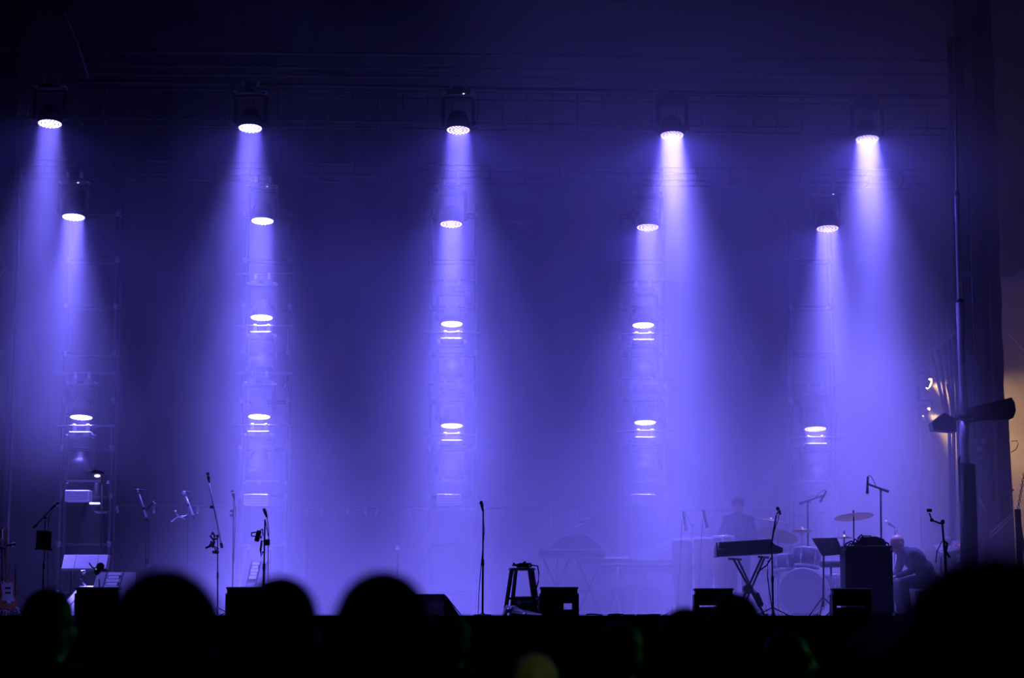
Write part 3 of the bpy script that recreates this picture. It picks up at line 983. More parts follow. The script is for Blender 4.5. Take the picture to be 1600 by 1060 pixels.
# bag over the wedge: hangs from its top edge
m = MB()
rnd = random.Random(5)
v, f = [], []
for j in range(8):
    for i in range(9):
        v.append((X(662 + 4.0 * i, 29.7) + rnd.uniform(-.01, .01), 29.70 - 0.03 * math.sin(j) * rnd.random() - 0.012 * j, Z(930 + 4.2 * j + (2.0 * abs(i - 5) if j else 0), 29.7)))
for j in range(7):
    for i in range(8):
        f.append((j * 9 + i, j * 9 + i + 1, j * 9 + i + 10, j * 9 + i + 9))
m.add(v, f, True)
solo('plastic_bag', m, PLASTIC, 'pale plastic bag draped on the side-on wedge monitor', 'bag', at(678, 945, 29.7))

# stool
Ys = 30.0
sx0, sx1 = X(795, Ys), X(836, Ys)
sc = (sx0 + sx1) / 2
zt = Z(888, Ys)
st = thing('bar_stool', 'black wooden bar stool with cable on its seat', 'stool', (sc, Ys, DZ))
part(st, 'seat', MB().lathe([(0.17, -0.035), (0.195, -0.025), (0.195, -0.005), (0.18, 0.0)], (sc, Ys, zt), n=28), WOODBLK)
tops = [(sc + dx * 0.15, Ys + dy * 0.12, zt - 0.03) for dx, dy in ((-1, -1), (1, -1), (1, 1), (-1, 1))]
tops = [(sc - 0.15, Ys - 0.10, zt - 0.03), (sc + 0.11, Ys - 0.12, zt - 0.03), (sc + 0.15, Ys + 0.10, zt - 0.03), (sc - 0.09, Ys + 0.12, zt - 0.03)]
feet = [(sc - 0.25, Ys - 0.2, DZ), (sc + 0.20, Ys - 0.22, DZ), (sc + 0.25, Ys + 0.2, DZ), (sc - 0.16, Ys + 0.22, DZ)]
for a, b in zip(tops, feet):
    part(st, 'leg', MB().bar(a, b, 0.042, 0.042), WOODBLK)
for t in (0.62, 0.8):
    for i in range(4):
        a = V(tops[i]).lerp(V(feet[i]), t)
        b = V(tops[(i + 1) % 4]).lerp(V(feet[(i + 1) % 4]), t)
        part(st, 'rung', MB().bar(a, b, 0.024, 0.03), WOODBLK)
cb = thing('coiled_cable', 'heap of dark cable lying on the stool seat with one end hanging', 'cable', (sc, Ys, zt))
pts = []
for i in range(60):
    a = i * 0.55
    pts.append(V((sc + (0.09 + 0.05 * math.sin(i * 0.7)) * math.cos(a), Ys + 0.09 * math.sin(a), zt + 0.012 + 0.0009 * i)))
part(cb, 'coil', MB().tube(pts, 0.011, 6), RUBBER)
part(cb, 'hanging_end', MB().tube([pts[-1], at(832, 884, Ys) - V((0, .05, 0)), at(840, 885, Ys), at(842, 896, Ys), at(841, 910, Ys), at(837, 924, Ys), at(836, 935, Ys)], 0.011, 6), RUBBER)
part(cb, 'plug', MB().cap(at(817, 882, Ys), at(820, 879, Ys), 0.018, n=8).cap(at(803, 882, Ys), at(803, 881, Ys), 0.016, n=8), BLACK)
# case under the stool
Yk = 30.55
fc = thing('equipment_case', 'low black equipment case behind the stool', 'case', deck(825, Yk))
xa, xb = X(800, Yk), X(850, Yk)
Hc = Z(932, Yk) - DZ
part(fc, 'body', MB().box(((xa + xb) / 2, Yk, DZ + Hc / 2), (xb - xa, 0.4, Hc - 0.01), None, 0.012), CASE)
part(fc, 'lid_seam', MB().box(((xa + xb) / 2, Yk - 0.203, DZ + Hc * 0.7), (xb - xa, 0.01, 0.02)), ALU)
for s_ in (-1, 1):
    part(fc, 'latch', MB().box(((xa + xb) / 2 + s_ * 0.14, Yk - 0.206, DZ + Hc * 0.68), (0.05, 0.012, 0.06), None, 0.003), ALU)
# cables on the lip
for pts, lb in (([(917, 962), (923, 961), (932, 961.5), (938, 963)], 'short dark cable lying on the lip just right of the low wedge'), ([(950, 963), (957, 961.3), (967, 961), (975, 962.5), (973, 961)], 'second dark cable lying on the lip, right of the first'), ([(1012, 963), (1022, 962), (1032, 962.5)], 'third faint cable lying on the lip, nearest the keyboard stand')):
    solo('floor_cable', MB().tube([V((at(x, 960, 29.6).x, 29.6 + 0.05 * i, DZ + 0.014 + (963 - y) * 0.006)) for i, (x, y) in enumerate(pts)], 0.012, 6), RUBBER, lb, 'cable', deck(pts[0][0], 29.6))

# ------------------------------------------------------------------ hazy gear in mid stage
Yh = 34.3
kA = thing('stage_piano', 'hazy electric piano on a folding stand in the mist', 'keyboard', deck(885, Yh))
xa, xb = X(842, Yh), X(945, Yh)
zk = Z(872, Yh)
part(kA, 'case', MB().prism([(0, 0), (0, 0.10), (0.10, 0.14), (0.40, 0.16), (0.42, 0)], (xa, Yh - 0.2, zk), (0, 1, 0), (0, 0, 1), (1, 0, 0), xb - xa), BLACK)
part(kA, 'lid', MB().prism([(0.15, 0), (0.42, 0.20), (0.80, 0.22), (1.02, 0.06), (1.05, 0)], (xa + 0.0, Yh + 0.1, zk + 0.16), (1, 0, 0), (0, 0, 1), (0, 1, 0), 0.12), BLACK)
kk = MB()
for i in range(28):
    kk.box((xa + 0.06 + i * (xb - xa - 0.12) / 27, Yh - 0.13, zk + 0.125), (0.03, 0.13, 0.012))
part(kA, 'keys', kk, WHITE)
for s_ in (0.12, 0.62):
    xm = xa + (xb - xa) * s_
    for dx in (-1, 1):
        part(kA, 'stand_leg', MB().bar((xm + 0.16 + dx * 0.22, Yh, zk), (xm + 0.16 - dx * 0.22, Yh + 0.1, DZ), 0.035, 0.03), BLACK)
part(kA, 'cross_brace', MB().bar((xa + 0.2, Yh + 0.05, DZ + 0.45), (xb - 0.1, Yh + 0.05, DZ + 0.45), 0.03), BLACK)
stand('hazy boom stand reaching over the electric piano', deck(868, Yh + 0.5), at(872, 846, Yh + 0.5), (at(868, 849, Yh + 0.5), at(912, 815, Yh + 0.5)), boom_m=SILVER, boomr=0.012)
mic(at(918, 812, Yh + 0.5), (-0.9, 0, -0.35), 'hazy microphone above the electric piano', length=0.14)
kB = thing('equipment_table', 'hazy table with thin legs in the mist left of the congas', 'table', deck(993, Yh))
xa, xb = X(936, Yh), X(1050, Yh)
zk = Z(884, Yh)
part(kB, 'table_top', MB().box(((xa + xb) / 2, Yh, zk), (xb - xa, 0.6, 0.05), None, 0.008), BLACK)
part(kB, 'apron', MB().box(((xa + xb) / 2, Yh - 0.28, zk - 0.08), (xb - xa - 0.04, 0.02, 0.12)), CASE)
for xx in (938, 948, 991, 1012, 1036, 1047):
    part(kB, 'leg', MB().tube([(X(xx, Yh), Yh - 0.25 if xx % 2 else Yh + 0.25, zk), (X(xx, Yh), Yh - 0.25 if xx % 2 else Yh + 0.25, DZ)], 0.018, 8), ALU)
part(kB, 'shelf_bar', MB().box((X(1012, Yh), Yh - 0.27, Z(904, Yh)), (X(1031, Yh) - X(992, Yh), 0.05, 0.018)), CHROME)
mx = thing('mixing_desk', 'hazy mixer with glinting knobs on the misty table', 'mixer', V((X(1018, Yh), Yh, zk + 0.026)))
xa, xb = X(985, Yh), X(1050, Yh)
part(mx, 'body', MB().prism([(0, 0), (0, 0.06), (0.42, 0.24), (0.45, 0.24), (0.45, 0)], (xa, Yh - 0.25, zk + 0.026), (0, 1, 0), (0, 0, 1), (1, 0, 0), xb - xa), BLACK)
kn = MB()
for i in range(11):
    for j in range(3):
        kn.lathe([(0.012, 0), (0.010, 0.025)], (xa + 0.06 + i * (xb - xa - 0.12) / 10, Yh - 0.14 + j * 0.1, zk + 0.13 + j * 0.043), (0, -0.4, 0.9), 8)
part(mx, 'knobs', kn, CHROME)
part(mx, 'wrist_rail', MB().box(((xa + xb) / 2 - 0.1, Yh - 0.27, zk + 0.08), ((xb - xa) * 0.55, 0.04, 0.02)), CHROME)
kC = thing('keyboard', 'hazy second keyboard lying on the misty table', 'keyboard', V((X(955, Yh), Yh, zk + 0.026)))
xa2, xb2 = X(905, Yh), X(984, Yh)
part(kC, 'case', MB().prism([(0, 0), (0, 0.07), (0.3, 0.13), (0.32, 0)], (xa2, Yh - 0.25, zk + 0.03), (0, 1, 0), (0, 0, 1), (1, 0, 0), xb2 - xa2), mat('red_brown_case', (0.12, 0.03, 0.03), 0.4))
kk = MB()
for i in range(22):
    kk.box((xa2 + 0.05 + i * (xb2 - xa2 - 0.1) / 21, Yh - 0.16, zk + 0.118), (0.03, 0.12, 0.012), Matrix.Rotation(0.19, 3, 'X'))
part(kC, 'keys', kk, WHITE)
cs = thing('flight_case', 'hazy rounded dark case under the misty table', 'case', deck(990, Yh))
xa, xb = X(950, Yh), X(1034, Yh)
Hc = Z(918, Yh) - DZ
part(cs, 'body', MB().box(((xa + xb) / 2, Yh + 0.05, DZ + Hc / 2), (xb - xa, 0.4, Hc - 0.006), None, 0.08), CASE)
part(cs, 'handle', MB().tube([((xa + xb) / 2 - 0.1, Yh + 0.05, DZ + Hc - 0.01), ((xa + xb) / 2 - 0.09, Yh + 0.05, DZ + Hc + 0.04), ((xa + xb) / 2 + 0.09, Yh + 0.05, DZ + Hc + 0.04), ((xa + xb) / 2 + 0.1, Yh + 0.05, DZ + Hc - 0.01)], 0.012, 6), RUBBER)
wc = thing('white_cable', 'pale cable hanging from the misty table and forking to the floor', 'cable', deck(962, Yh - 0.4))
part(wc, 'drop', MB().tube([at(966, 886, Yh - 0.32), at(963, 905, Yh - 0.36), at(964, 930, Yh - 0.4)], 0.010, 6), PALE)
for (x1, x2) in ((958, 944), (967, 971)):
    part(wc, 'branch', MB().tube([at(964, 930, Yh - 0.4), at(x1, 948, Yh - 0.4), V((X(x2, Yh - 0.4), Yh - 0.45, DZ + 0.012))], 0.010, 6), PALE)
for (xx, y0, y1) in ((1005, 941, 947), (1013, 950, 957)):
    b = at(xx, y1, 34.6)
    solo('water_bottle', MB().lathe([(0.032, 0), (0.035, 0.02), (0.035, 0.14), (0.014, 0.18), (0.016, 0.21), (0.0, 0.212)], (b.x, b.y, DZ), n=14), mat('bottle_plastic', (0.7, 0.7, 0.75), 0.1, coat=1),
         'glinting bottle on the floor before the dark case, %s of two' % ('left' if xx == 1005 else 'right'), 'bottle', (b.x, b.y, DZ), 'bottles on the floor')


# ------------------------------------------------------------------ percussion
def ring(mb, c, r0, r1, h, axis, n=28):
    """hoop with a rounded section"""
    m = frame_to(axis)
    c = V(c)
    rm, hr = (r0 + r1) / 2, (r1 - r0) / 2
    vv, ff = [], []
    q = 8
    for j in range(q):
        a = 2 * PI * (j + 0.5) / q
        r, z = rm + hr * math.cos(a), h / 2 * math.sin(a)
        vv += [c + m @ V((r * math.cos(2 * PI * k / n), r * math.sin(2 * PI * k / n), z)) for k in range(n)]
    for i in range(q):
        for k in range(n):
            ff.append((i * n + k, i * n + (k + 1) % n, ((i + 1) % q) * n + (k + 1) % n, ((i + 1) % q) * n + k))
    return mb.add(vv, ff, True)


def conga(label, px, py, rad, Y):
    c = V((X(px, Y), Y, 0))
    zt = Z(py, Y)
    root = thing('conga_drum', label, 'drum', (c.x, Y, DZ), 'congas')
    H = zt - DZ
    part(root, 'shell', MB().lathe([(rad * 0.72, 0.02), (rad * 0.9, H * 0.3), (rad * 1.14, H * 0.62), (rad * 1.0, H - 0.02)], (c.x, Y, DZ), n=24), CONGA)
    part(root, 'drum_head', MB().lathe([(rad * 0.99, -0.02), (rad * 1.0, 0.008), (rad * 0.8, 0.016), (0, 0.02)], (c.x, Y, zt), n=24), SKINHEAD)
    part(root, 'rim', ring(MB(), (c.x, Y, zt - 0.008), rad * 1.0, rad * 1.12, 0.045, (0, 0, 1)), SILVER)
    for k in range(6):
        a = k * PI / 3 + 0.3
        x, y = c.x + rad * 1.12 * math.cos(a), Y + rad * 1.12 * math.sin(a)
        part(root, 'tuning_lug', MB().tube([(x, y, zt - 0.02), (c.x + rad * 1.16 * math.cos(a), Y + rad * 1.16 * math.sin(a), zt - 0.2)], 0.008, 6).box((x, y, zt - 0.2), (0.03, 0.03, 0.05)), CHROME)
    return root


conga('conga with a bright rim, leftmost of the three', 1066, 844, 0.15, 33.2)
conga('conga with a bright rim, middle of the three', 1099, 842, 0.145, 33.1)
conga('conga with the brightest rim, next to the keyboard', 1131, 839, 0.16, 32.7)
cn = stand('hazy thin stand left of the congas', deck(1058, 32.75), at(1066, 812, 32.75), r=0.011)
pencil_mic(at(1072, 829, 32.75), at(1068, 800, 32.75), 'dark microphone angled down over the leftmost conga', r=0.022)
stand('hazy thin stand by the middle conga', deck(1090, 32.7), at(1098, 810, 32.7), r=0.011)
pencil_mic(at(1105, 824, 32.7), at(1099, 798, 32.7), 'dark microphone angled down over the middle conga', r=0.022)
stand('faint bent stand between the two conga microphones', deck(1082, 33.7), at(1081, 820, 33.7), (at(1081, 821, 33.7), at(1071, 800, 33.7)), m=GREY)


def drum(name, label, c, r, dep, axis, m=SHELL, lugs=8, group=None, base=None):
    c, ax = V(c), V(axis).normalized()
    root = thing(name, label, 'drum', base or c, group)
    part(root, 'shell', MB().lathe([(r, -dep / 2), (r, dep / 2)], c, ax, 28), m)
    for s_ in (-1, 1):
        hp = part(root, 'hoop', ring(MB(), c + ax * (dep / 2 * s_), r * 0.97, r * 1.05, 0.04, ax), SILVER)
        part(root, 'drum_head', MB().lathe([(r * 0.975, dep / 2), (r * 0.975, dep / 2 + 0.008)], c, ax * s_, 28), SKINHEAD)
    mm = frame_to(ax)
    for k in range(lugs):
        a = 2 * PI * k / lugs
        q = c + mm @ V((r * 1.04 * math.cos(a), r * 1.04 * math.sin(a), 0))
        part(root, 'lug', MB().bar(q - ax * dep * 0.42, q + ax * dep * 0.42, 0.012).bar(q - ax * 0.04, q + ax * 0.04, 0.028), SILVER)
    return root


def cymbal_stand(label, base, top, cyms, m=ALU):
    """cyms: list of (centre, radius, normal)"""
    base, top = V(base), V(top)
    root = thing('cymbal_stand', label, 'cymbal', base)
    for k in range(3):
        a = 0.9 + k * 2 * PI / 3
        part(root, 'leg', MB().tube([base + V((0, 0, 0.28)), base + V((0.27 * math.cos(a), 0.27 * math.sin(a), 0.012))], 0.012, 6), m)
    mid = base.lerp(top, 0.55)
    part(root, 'lower_tube', MB().tube([base + V((0, 0, 0.1)), mid], 0.015, 8), m)
    part(root, 'upper_tube', MB().tube([mid, top], 0.011, 8), m)
    part(root, 'height_clamp', MB().lathe([(0.018, -0.03), (0.024, -0.02), (0.024, 0.02), (0.018, 0.03)], mid, (0, 0, 1), 10).box(mid + V((0.03, 0, 0)), (0.03, 0.01, 0.02)), m)
    for (c, r, nrm) in cyms:
        c = V(c)
        cy = part(root, 'cymbal', MB().lathe([(r, -0.002), (r * 0.6, 0.016), (r * 0.24, 0.028), (r * 0.18, 0.045), (r * 0.05, 0.055), (r * 0.05, 0.051), (r * 0.17, 0.041), (r * 0.24, 0.022), (r * 0.6, 0.012), (r, -0.005)], c, nrm, 36), BRASS)
        part(cy, 'wing_nut', MB().cap(c + V(nrm).normalized() * 0.04, c + V(nrm).normalized() * 0.10, 0.010, n=8), m)
    return root


Yr = 32.7
bc = V((X(1255, Yr), Yr, DZ + 0.385))
bd = drum('bass_drum', 'large hazy bass drum at the front of the drum kit', bc, 0.375, 0.42, (-0.25, -1, 0), SHELL, 10, base=(bc.x, Yr, DZ))
for s_ in (-1, 1):
    part(bd, 'spur', MB().tube([bc + V((s_ * 0.36, -0.1, -0.1)), V((bc.x + s_ * 0.48, Yr - 0.22, DZ + 0.01))], 0.01, 6), CHROME)
drum('tom_drum', 'hazy mounted tom above the bass drum', at(1261, 872, Yr + 0.05), 0.21, 0.27, (0.12, 0.06, 0.99), SHELL, 6)
drum('tom_drum', 'smaller hazy tom left of the mounted tom', at(1222, 880, Yr + 0.1), 0.17, 0.22, (-0.08, 0.06, 0.99), SHELL, 6)
part(thing('tom_mount', 'chrome post joining the toms to the bass drum', 'mount', bc + V((0, 0.1, 0.37))), 'post', MB().tube([bc + V((0, 0.12, 0.36)), at(1246, 886, Yr + 0.1)], 0.016, 8).tube([at(1230, 884, Yr + 0.1), at(1250, 884, Yr + 0.1)], 0.012, 8), CHROME)
ft = drum('floor_tom', 'hazy floor tom right of the bass drum', V((X(1300, 33.1), 33.1, DZ + 0.48)), 0.21, 0.38, (0, 0, 1), SHELL, 8, base=(X(1300, 33.1), 33.1, DZ))
for k in range(3):
    a = k * 2 * PI / 3 + 0.5
    x, y = X(1300, 33.1) + 0.235 * math.cos(a), 33.1 + 0.235 * math.sin(a)
    part(ft, 'leg', MB().tube([(x, y, DZ + 0.6), (x, y, DZ + 0.1), (x + 0.03 * math.cos(a), y + 0.03 * math.sin(a), DZ + 0.01)], 0.009, 6), CHROME)
sn = drum('snare_drum', 'hazy shallow snare drum left of the bass drum', V((X(1200, 33.3), 33.3, Z(894, 33.3))), 0.18, 0.14, (0, -0.1, 1), CHROME, 8, base=(X(1200, 33.3), 33.3, DZ))
part(sn, 'stand_post', MB().tube([(X(1200, 33.3), 33.3, DZ + 0.1), (X(1200, 33.3), 33.3, Z(898, 33.3) - 0.05)], 0.014, 8), CHROME)
for k in range(3):
    a = k * 2 * PI / 3
    part(sn, 'stand_leg', MB().tube([(X(1200, 33.3), 33.3, DZ + 0.25), (X(1200, 33.3) + 0.25 * math.cos(a), 33.3 + 0.25 * math.sin(a), DZ + 0.01)], 0.01, 6), CHROME)
pd = thing('drum_pedal', 'small chrome pedal glinting beside the keyboard stand', 'pedal', deck(1196, 32.0))
pb = deck(1196, 32.0)
part(pd, 'footboard', MB().box(pb + V((0, 0.0, 0.06)), (0.09, 0.28, 0.012), Matrix.Rotation(0.3, 3, 'X')), CHROME)
part(pd, 'base_plate', MB().box(pb + V((0, 0, 0.006)), (0.10, 0.3, 0.01)), CHROME)
part(pd, 'spring_post', MB().tube([pb + V((-0.06, -0.1, 0.01)), pb + V((-0.09, -0.1, 0.22))], 0.012, 6).tube([pb + V((0.05, -0.1, 0.01)), pb + V((-0.05, -0.1, 0.16)), pb + V((-0.08, -0.1, 0.26))], 0.010, 6), CHROME)
part(pd, 'chain', MB().tube([pb + V((-0.02, -0.12, 0.2)), pb + V((0.0, -0.12, 0.1)), pb + V((0.04, -0.12, 0.03))], 0.012, 6), CHROME)

cymbal_stand('hazy cymbal with a bright upper edge above the snare', deck(1206, 33.6), at(1204, 811, 33.6), [(at(1204, 814, 33.6), 0.27, (0.16, -0.085, 1))])
cymbal_stand('large hazy cymbal tilted towards the crowd below the bright-edged one', deck(1216, 33.0), at(1215, 830, 33.0), [(at(1216, 837, 33.0), 0.33, (0.26, 0.24, 0.93))])
cymbal_stand('hazy pair of hi-hat cymbals left of the overhead stand', deck(1252, 33.2), at(1253, 822, 33.2), [(at(1253, 829, 33.2), 0.165, (0, -0.02, 1)), (at(1253, 831, 33.2), 0.165, (0, 0.02, -1))])
cymbal_stand('large ride cymbal standing clear above the black cabinet', deck(1334, 31.6), at(1334, 798, 31.6), [(at(1334, 808, 31.6), 0.305, (-0.07, 0.16, 1))], BLACK)
cymbal_stand('small flat cymbal and clamp low beside the ride cymbal stand', deck(1318, 31.9), at(1319, 838, 31.9), [(at(1319, 841, 31.9), 0.14, (0.02, -0.03, 1))], BLACK)
th = thing('drum_throne', 'low round drum seat behind the music stand', 'stool', deck(1300, 32.2))
tb0 = deck(1300, 32.2)
part(th, 'seat', MB().lathe([(0.15, -0.05), (0.17, -0.04), (0.175, 0.02), (0.15, 0.045), (0, 0.05)], V((tb0.x, 32.2, Z(882, 32.2))), n=24), CASE)
part(th, 'post', MB().tube([tb0 + V((0, 0, 0.1)), V((tb0.x, 32.2, Z(886, 32.2)))], 0.018, 8), CHROME)
for k in range(3):
    a = 0.3 + k * 2 * PI / 3
    part(th, 'leg', MB().tube([tb0 + V((0, 0, 0.4)), tb0 + V((0.28 * math.cos(a), 0.28 * math.sin(a), 0.012))], 0.014, 6), CHROME)

# overhead microphones of the kit
Yo = 33.45
stand('hazy tall stand with an overhead boom above the hi-hat', deck(1263, Yo), at(1262, 784, Yo), (at(1253, 786, Yo), at(1288, 774, Yo)), r=0.02, boomr=0.014)
mo = at(1287, 776, Yo)
pencil_mic(at(1282, 784, Yo), at(1291, 768, Yo), 'hazy pencil microphone on the overhead boom', [at(1291, 768, Yo), at(1288, 766, Yo), at(1280, 771, Yo), at(1270, 782, Yo)], r=0.016)
Yp = 31.55
stand('tall crisp boom stand right of the ride cymbal', deck(1378, Yp), at(1376, 765, Yp), (at(1384, 767, Yp), at(1357, 757, Yp)), r=0.02, boomr=0.016, foot='round')
pencil_mic(at(1355, 771, Yp), at(1356, 746, Yp), 'crisp upright pencil microphone hanging left of its boom', [at(1356, 746, Yp), at(1358, 743, Yp), at(1362, 746, Yp), at(1367, 756, Yp), at(1370, 763, Yp)], r=0.018)
Ym = 32.5
stand('short stand with cable above the bald head', deck(1397, Ym), at(1398, 826, Ym))
mic(at(1385, 816, Ym), at(1400, 826, Ym) - at(1385, 816, Ym), 'silver-tipped microphone pointing left above the bald head', length=0.16, chrome=True,
    cable=[at(1400, 826, Ym), at(1402, 829, Ym), at(1399, 833, Ym), at(1400, 845, Ym)])

# ------------------------------------------------------------------ front keyboard
Yk = 30.95
kr = thing('keyboard', 'dark keyboard seen from behind on a crossed stand', 'keyboard', at(1166, 872, Yk))
xa, xb = X(1119, Yk), X(1205, Yk)
za = Z(871, Yk)
sl = (Z(845, Yk) - Z(850, Yk)) / (xb - xa)
part(kr, 'case', MB().prism([(0, 0), (-0.02, 0.03), (-0.02, 0.09), (0.0, 0.115), (0.05, 0.13), (0.36, 0.10), (0.36, 0)], (xa, Yk - 0.15, za), (0, 1, 0), (0, 0, 1), (1, 0, sl), xb - xa + 0.02), mat('keyboard_blue_black', (0.03, 0.03, 0.045), 0.35))
part(kr, 'rear_panel', MB().prism([(0.03, 0.12), (0.0, 0.215), (0.03, 0.222), (0.30, 0.14)], (xa + 0.03, Yk - 0.15, za), (0, 1, 0), (0, 0, 1), (1, 0, sl), xb - xa - 0.03), BLACK)
part(kr, 'side_wing', MB().prism([(0, 0.03), (0.06, 0.0), (0.15, 0.02), (0.155, 0.085), (0.05, 0.13), (0.0, 0.14)], (xb, Yk - 0.16, za + 0.045), (1, 0, 0), (0, 0, 1), (0, 1, 0), 0.3), BLACK)
part(kr, 'end_cheek', MB().prism([(-0.03, 0), (-0.03, 0.1), (0.0, 0.22), (0.37, 0.12), (0.37, 0)], (xa - 0.015, Yk - 0.15, za - 0.005), (0, 1, 0), (0, 0, 1), (1, 0, 0), 0.02), BLACK)
kk = MB()
for i in range(30):
    kk.box((xa + 0.06 + i * (xb - xa - 0.08) / 29, Yk + 0.22, za + 0.10 + sl * (i * (xb - xa - 0.08) / 29)), (0.021, 0.13, 0.02))
part(kr, 'keys', kk, WHITE)
ks = thing('keyboard_stand', 'black double-braced crossed stand under the dark keyboard', 'stand', deck(1170, Yk))
for dy in (-0.10, 0.14):
    o = 10 if dy > 0 else 0
    part(ks, 'cross_leg', MB().bar(at(1144 + o, 873, Yk) + V((0, dy, 0)), V((X(1191 + o * 0.3, Yk), Yk + dy, DZ + 0.02)), 0.045, 0.03), BLACK)
    part(ks, 'cross_leg', MB().bar(at(1190 + o * 0.7, 870, Yk) + V((0, dy, 0)), V((X(1146 + o, Yk), Yk + dy, DZ + 0.02)), 0.045, 0.03), BLACK)
part(ks, 'pivot_disc', MB().lathe([(0.07, -0.14), (0.07, 0.14)], at(1168, 921, Yk) + V((0, 0.02, 0)), (0, 1, 0), 16), BLACK)
for (x0, x1, py) in ((1138, 1160, 873), (1184, 1203, 870)):
    part(ks, 'top_rest', MB().bar(at(x0, py, Yk) + V((0, -0.12, -0.01)), at(x1, py, Yk) + V((0, 0.2, -0.01)), 0.03), BLACK)
for px in (1146, 1193):
    part(ks, 'foot_bar', MB().bar(V((X(px, Yk), Yk - 0.2, DZ + 0.02)), V((X(px, Yk), Yk + 0.28, DZ + 0.02)), 0.04), BLACK)
gb_ = thing('cable_bag', 'dark bag hanging low from the crossed keyboard stand', 'bag', at(1183, 946, Yk))
part(gb_, 'pouch', MB().box(at(1183, 938, Yk) + V((0, -0.15, 0)), (0.10, 0.05, 0.22), Matrix.Rotation(math.radians(-22), 3, 'Y'), 0.02), CLOTHD)
part(gb_, 'strap', MB().tube([at(1178, 928, Yk) + V((0, -0.15, 0)), at(1174, 918, Yk) + V((0, -0.14, 0)), at(1180, 926, Yk) + V((0, -0.15, 0))], 0.008, 6), CLOTHD)
Yv = 30.45
tj = at(1205, 852, Yv)
stand('black boom stand in front of the dark keyboard', deck(1208, Yv), at(1206, 850, Yv), (at(1205, 853, Yv), at(1213, 805, Yv)), r=0.016, boomr=0.013)
part(mic(at(1215, 795, Yv), V((0.25, 0.45, -0.35)), 'round-headed microphone facing the keyboard player', length=0.13,
         cable=[at(1218, 800, Yv), at(1216, 812, Yv), at(1211, 826, Yv), at(1206, 846, Yv)]), 'holder', MB().tube([at(1213, 804, Yv), at(1217, 800, Yv)], 0.011, 6), BLACK)
solo('hanging_cable', MB().tube([at(1205, 872, Yv), at(1198, 884, Yv), at(1188, 891, Yv), at(1183, 897, Yv)], 0.012, 6).tube([at(1200, 876, Yv), at(1199, 900, Yv), at(1203, 930, Yv), V((X(1206, Yv), Yv, DZ + 0.012))], 0.008, 6), RUBBER, 'black cable looping between the keyboard stand and boom stand', 'cable', at(1205, 872, Yv))

# ------------------------------------------------------------------ music stand, cabinet
Yt = 31.3
ms = thing('music_stand', 'dark sheet music stand left of the black cabinet', 'music stand', deck(1293, Yt))
a, b, c_, d_ = at(1270, 841, Yt), at(1309, 840, Yt), at(1319, 866, Yt), at(1285, 869, Yt)
dsk = MB()
for off in (0.0,):
    pl = [a + V((0, 0.1, 0)), b + V((0, 0.1, 0)), c_, d_]
    dsk.add([p for p in pl] + [p + V((0, 0.012, -0.006)) for p in pl], [(0, 1, 2, 3), (7, 6, 5, 4), (0, 4, 5, 1), (1, 5, 6, 2), (2, 6, 7, 3), (3, 7, 4, 0)])
part(ms, 'desk', dsk, BLACK)
part(ms, 'ledge', MB().bar(d_ + V((0, -0.03, 0)), c_ + V((0, -0.03, 0)), 0.06, 0.012), BLACK)
part(ms, 'pole', MB().tube([deck(1288, Yt) + V((0, 0.1, 0.15)), at(1288, 862, Yt) + V((0, 0.06, 0))], 0.014, 8), BLACK)
for k in range(3):
    ang = 0.2 + k * 2 * PI / 3
    part(ms, 'leg', MB().tube([deck(1288, Yt) + V((0, 0.1, 0.3)), deck(1288, Yt) + V((0.28 * math.cos(ang), 0.1 + 0.28 * math.sin(ang), 0.012))], 0.01, 6), BLACK)
Ybx = 30.9
cb_ = thing('speaker_cabinet', 'tall black cabinet with leads on top, right of the music stand', 'cabinet', deck(1356, Ybx))
xa, xb = X(1319, Ybx), X(1392, Ybx)
zt = Z(855, Ybx)
part(cb_, 'body', MB().box(((xa + xb) / 2, Ybx + 0.2, (zt + DZ) / 2), (xb - xa, 0.5, zt - DZ - 0.01), None, 0.012), CASE)
part(cb_, 'rear_frame', ring(MB(), ((xa + xb) / 2, Ybx - 0.052, DZ + 0.55), 0.24, 0.27, 0.012, (0, 1, 0)), BLACK)
part(cb_, 'top_board', MB().box(((xa + xb) / 2, Ybx + 0.19, zt + 0.006), (xb - xa + 0.02, 0.52, 0.022), None, 0.004), BLACK)
for dx in (0.12, 0.28):
    part(cb_, 'stile', MB().box((xa + dx * 2.5 if dx > 0.2 else xa + dx, Ybx - 0.052, (zt + DZ) / 2), (0.02, 0.012, zt - DZ - 0.06)), BLACK)
for sx in (xa, xb):
    for zz in (DZ + 0.03, zt - 0.03):
        part(cb_, 'corner', MB().box((sx, Ybx - 0.05, zz), (0.045, 0.03, 0.05), None, 0.008), ALU)
am = thing('amplifier_head', 'low rounded black amplifier on top of the black cabinet', 'amplifier', V((X(1361, Ybx), Ybx + 0.15, zt + 0.017)))
part(am, 'body', MB().prism([(0, 0), (0.03, 0.06), (0.08, 0.13), (0.30, 0.14), (0.42, 0.10), (0.45, 0.03), (0.45, 0)], (X(1338, Ybx), Ybx, zt + 0.017), (1, 0, 0), (0, 0, 1), (0, 1, 0), 0.3), CASE)
part(am, 'carry_handle', MB().tube([(X(1348, Ybx), Ybx + 0.15, zt + 0.13), (X(1350, Ybx), Ybx + 0.15, zt + 0.17), (X(1364, Ybx), Ybx + 0.15, zt + 0.17), (X(1366, Ybx), Ybx + 0.15, zt + 0.13)], 0.01, 6), RUBBER)
ld = thing('cable_leads', 'tangle of leads curling over the black cabinet top', 'cable', V((X(1325, Ybx), Ybx, zt + 0.02)))
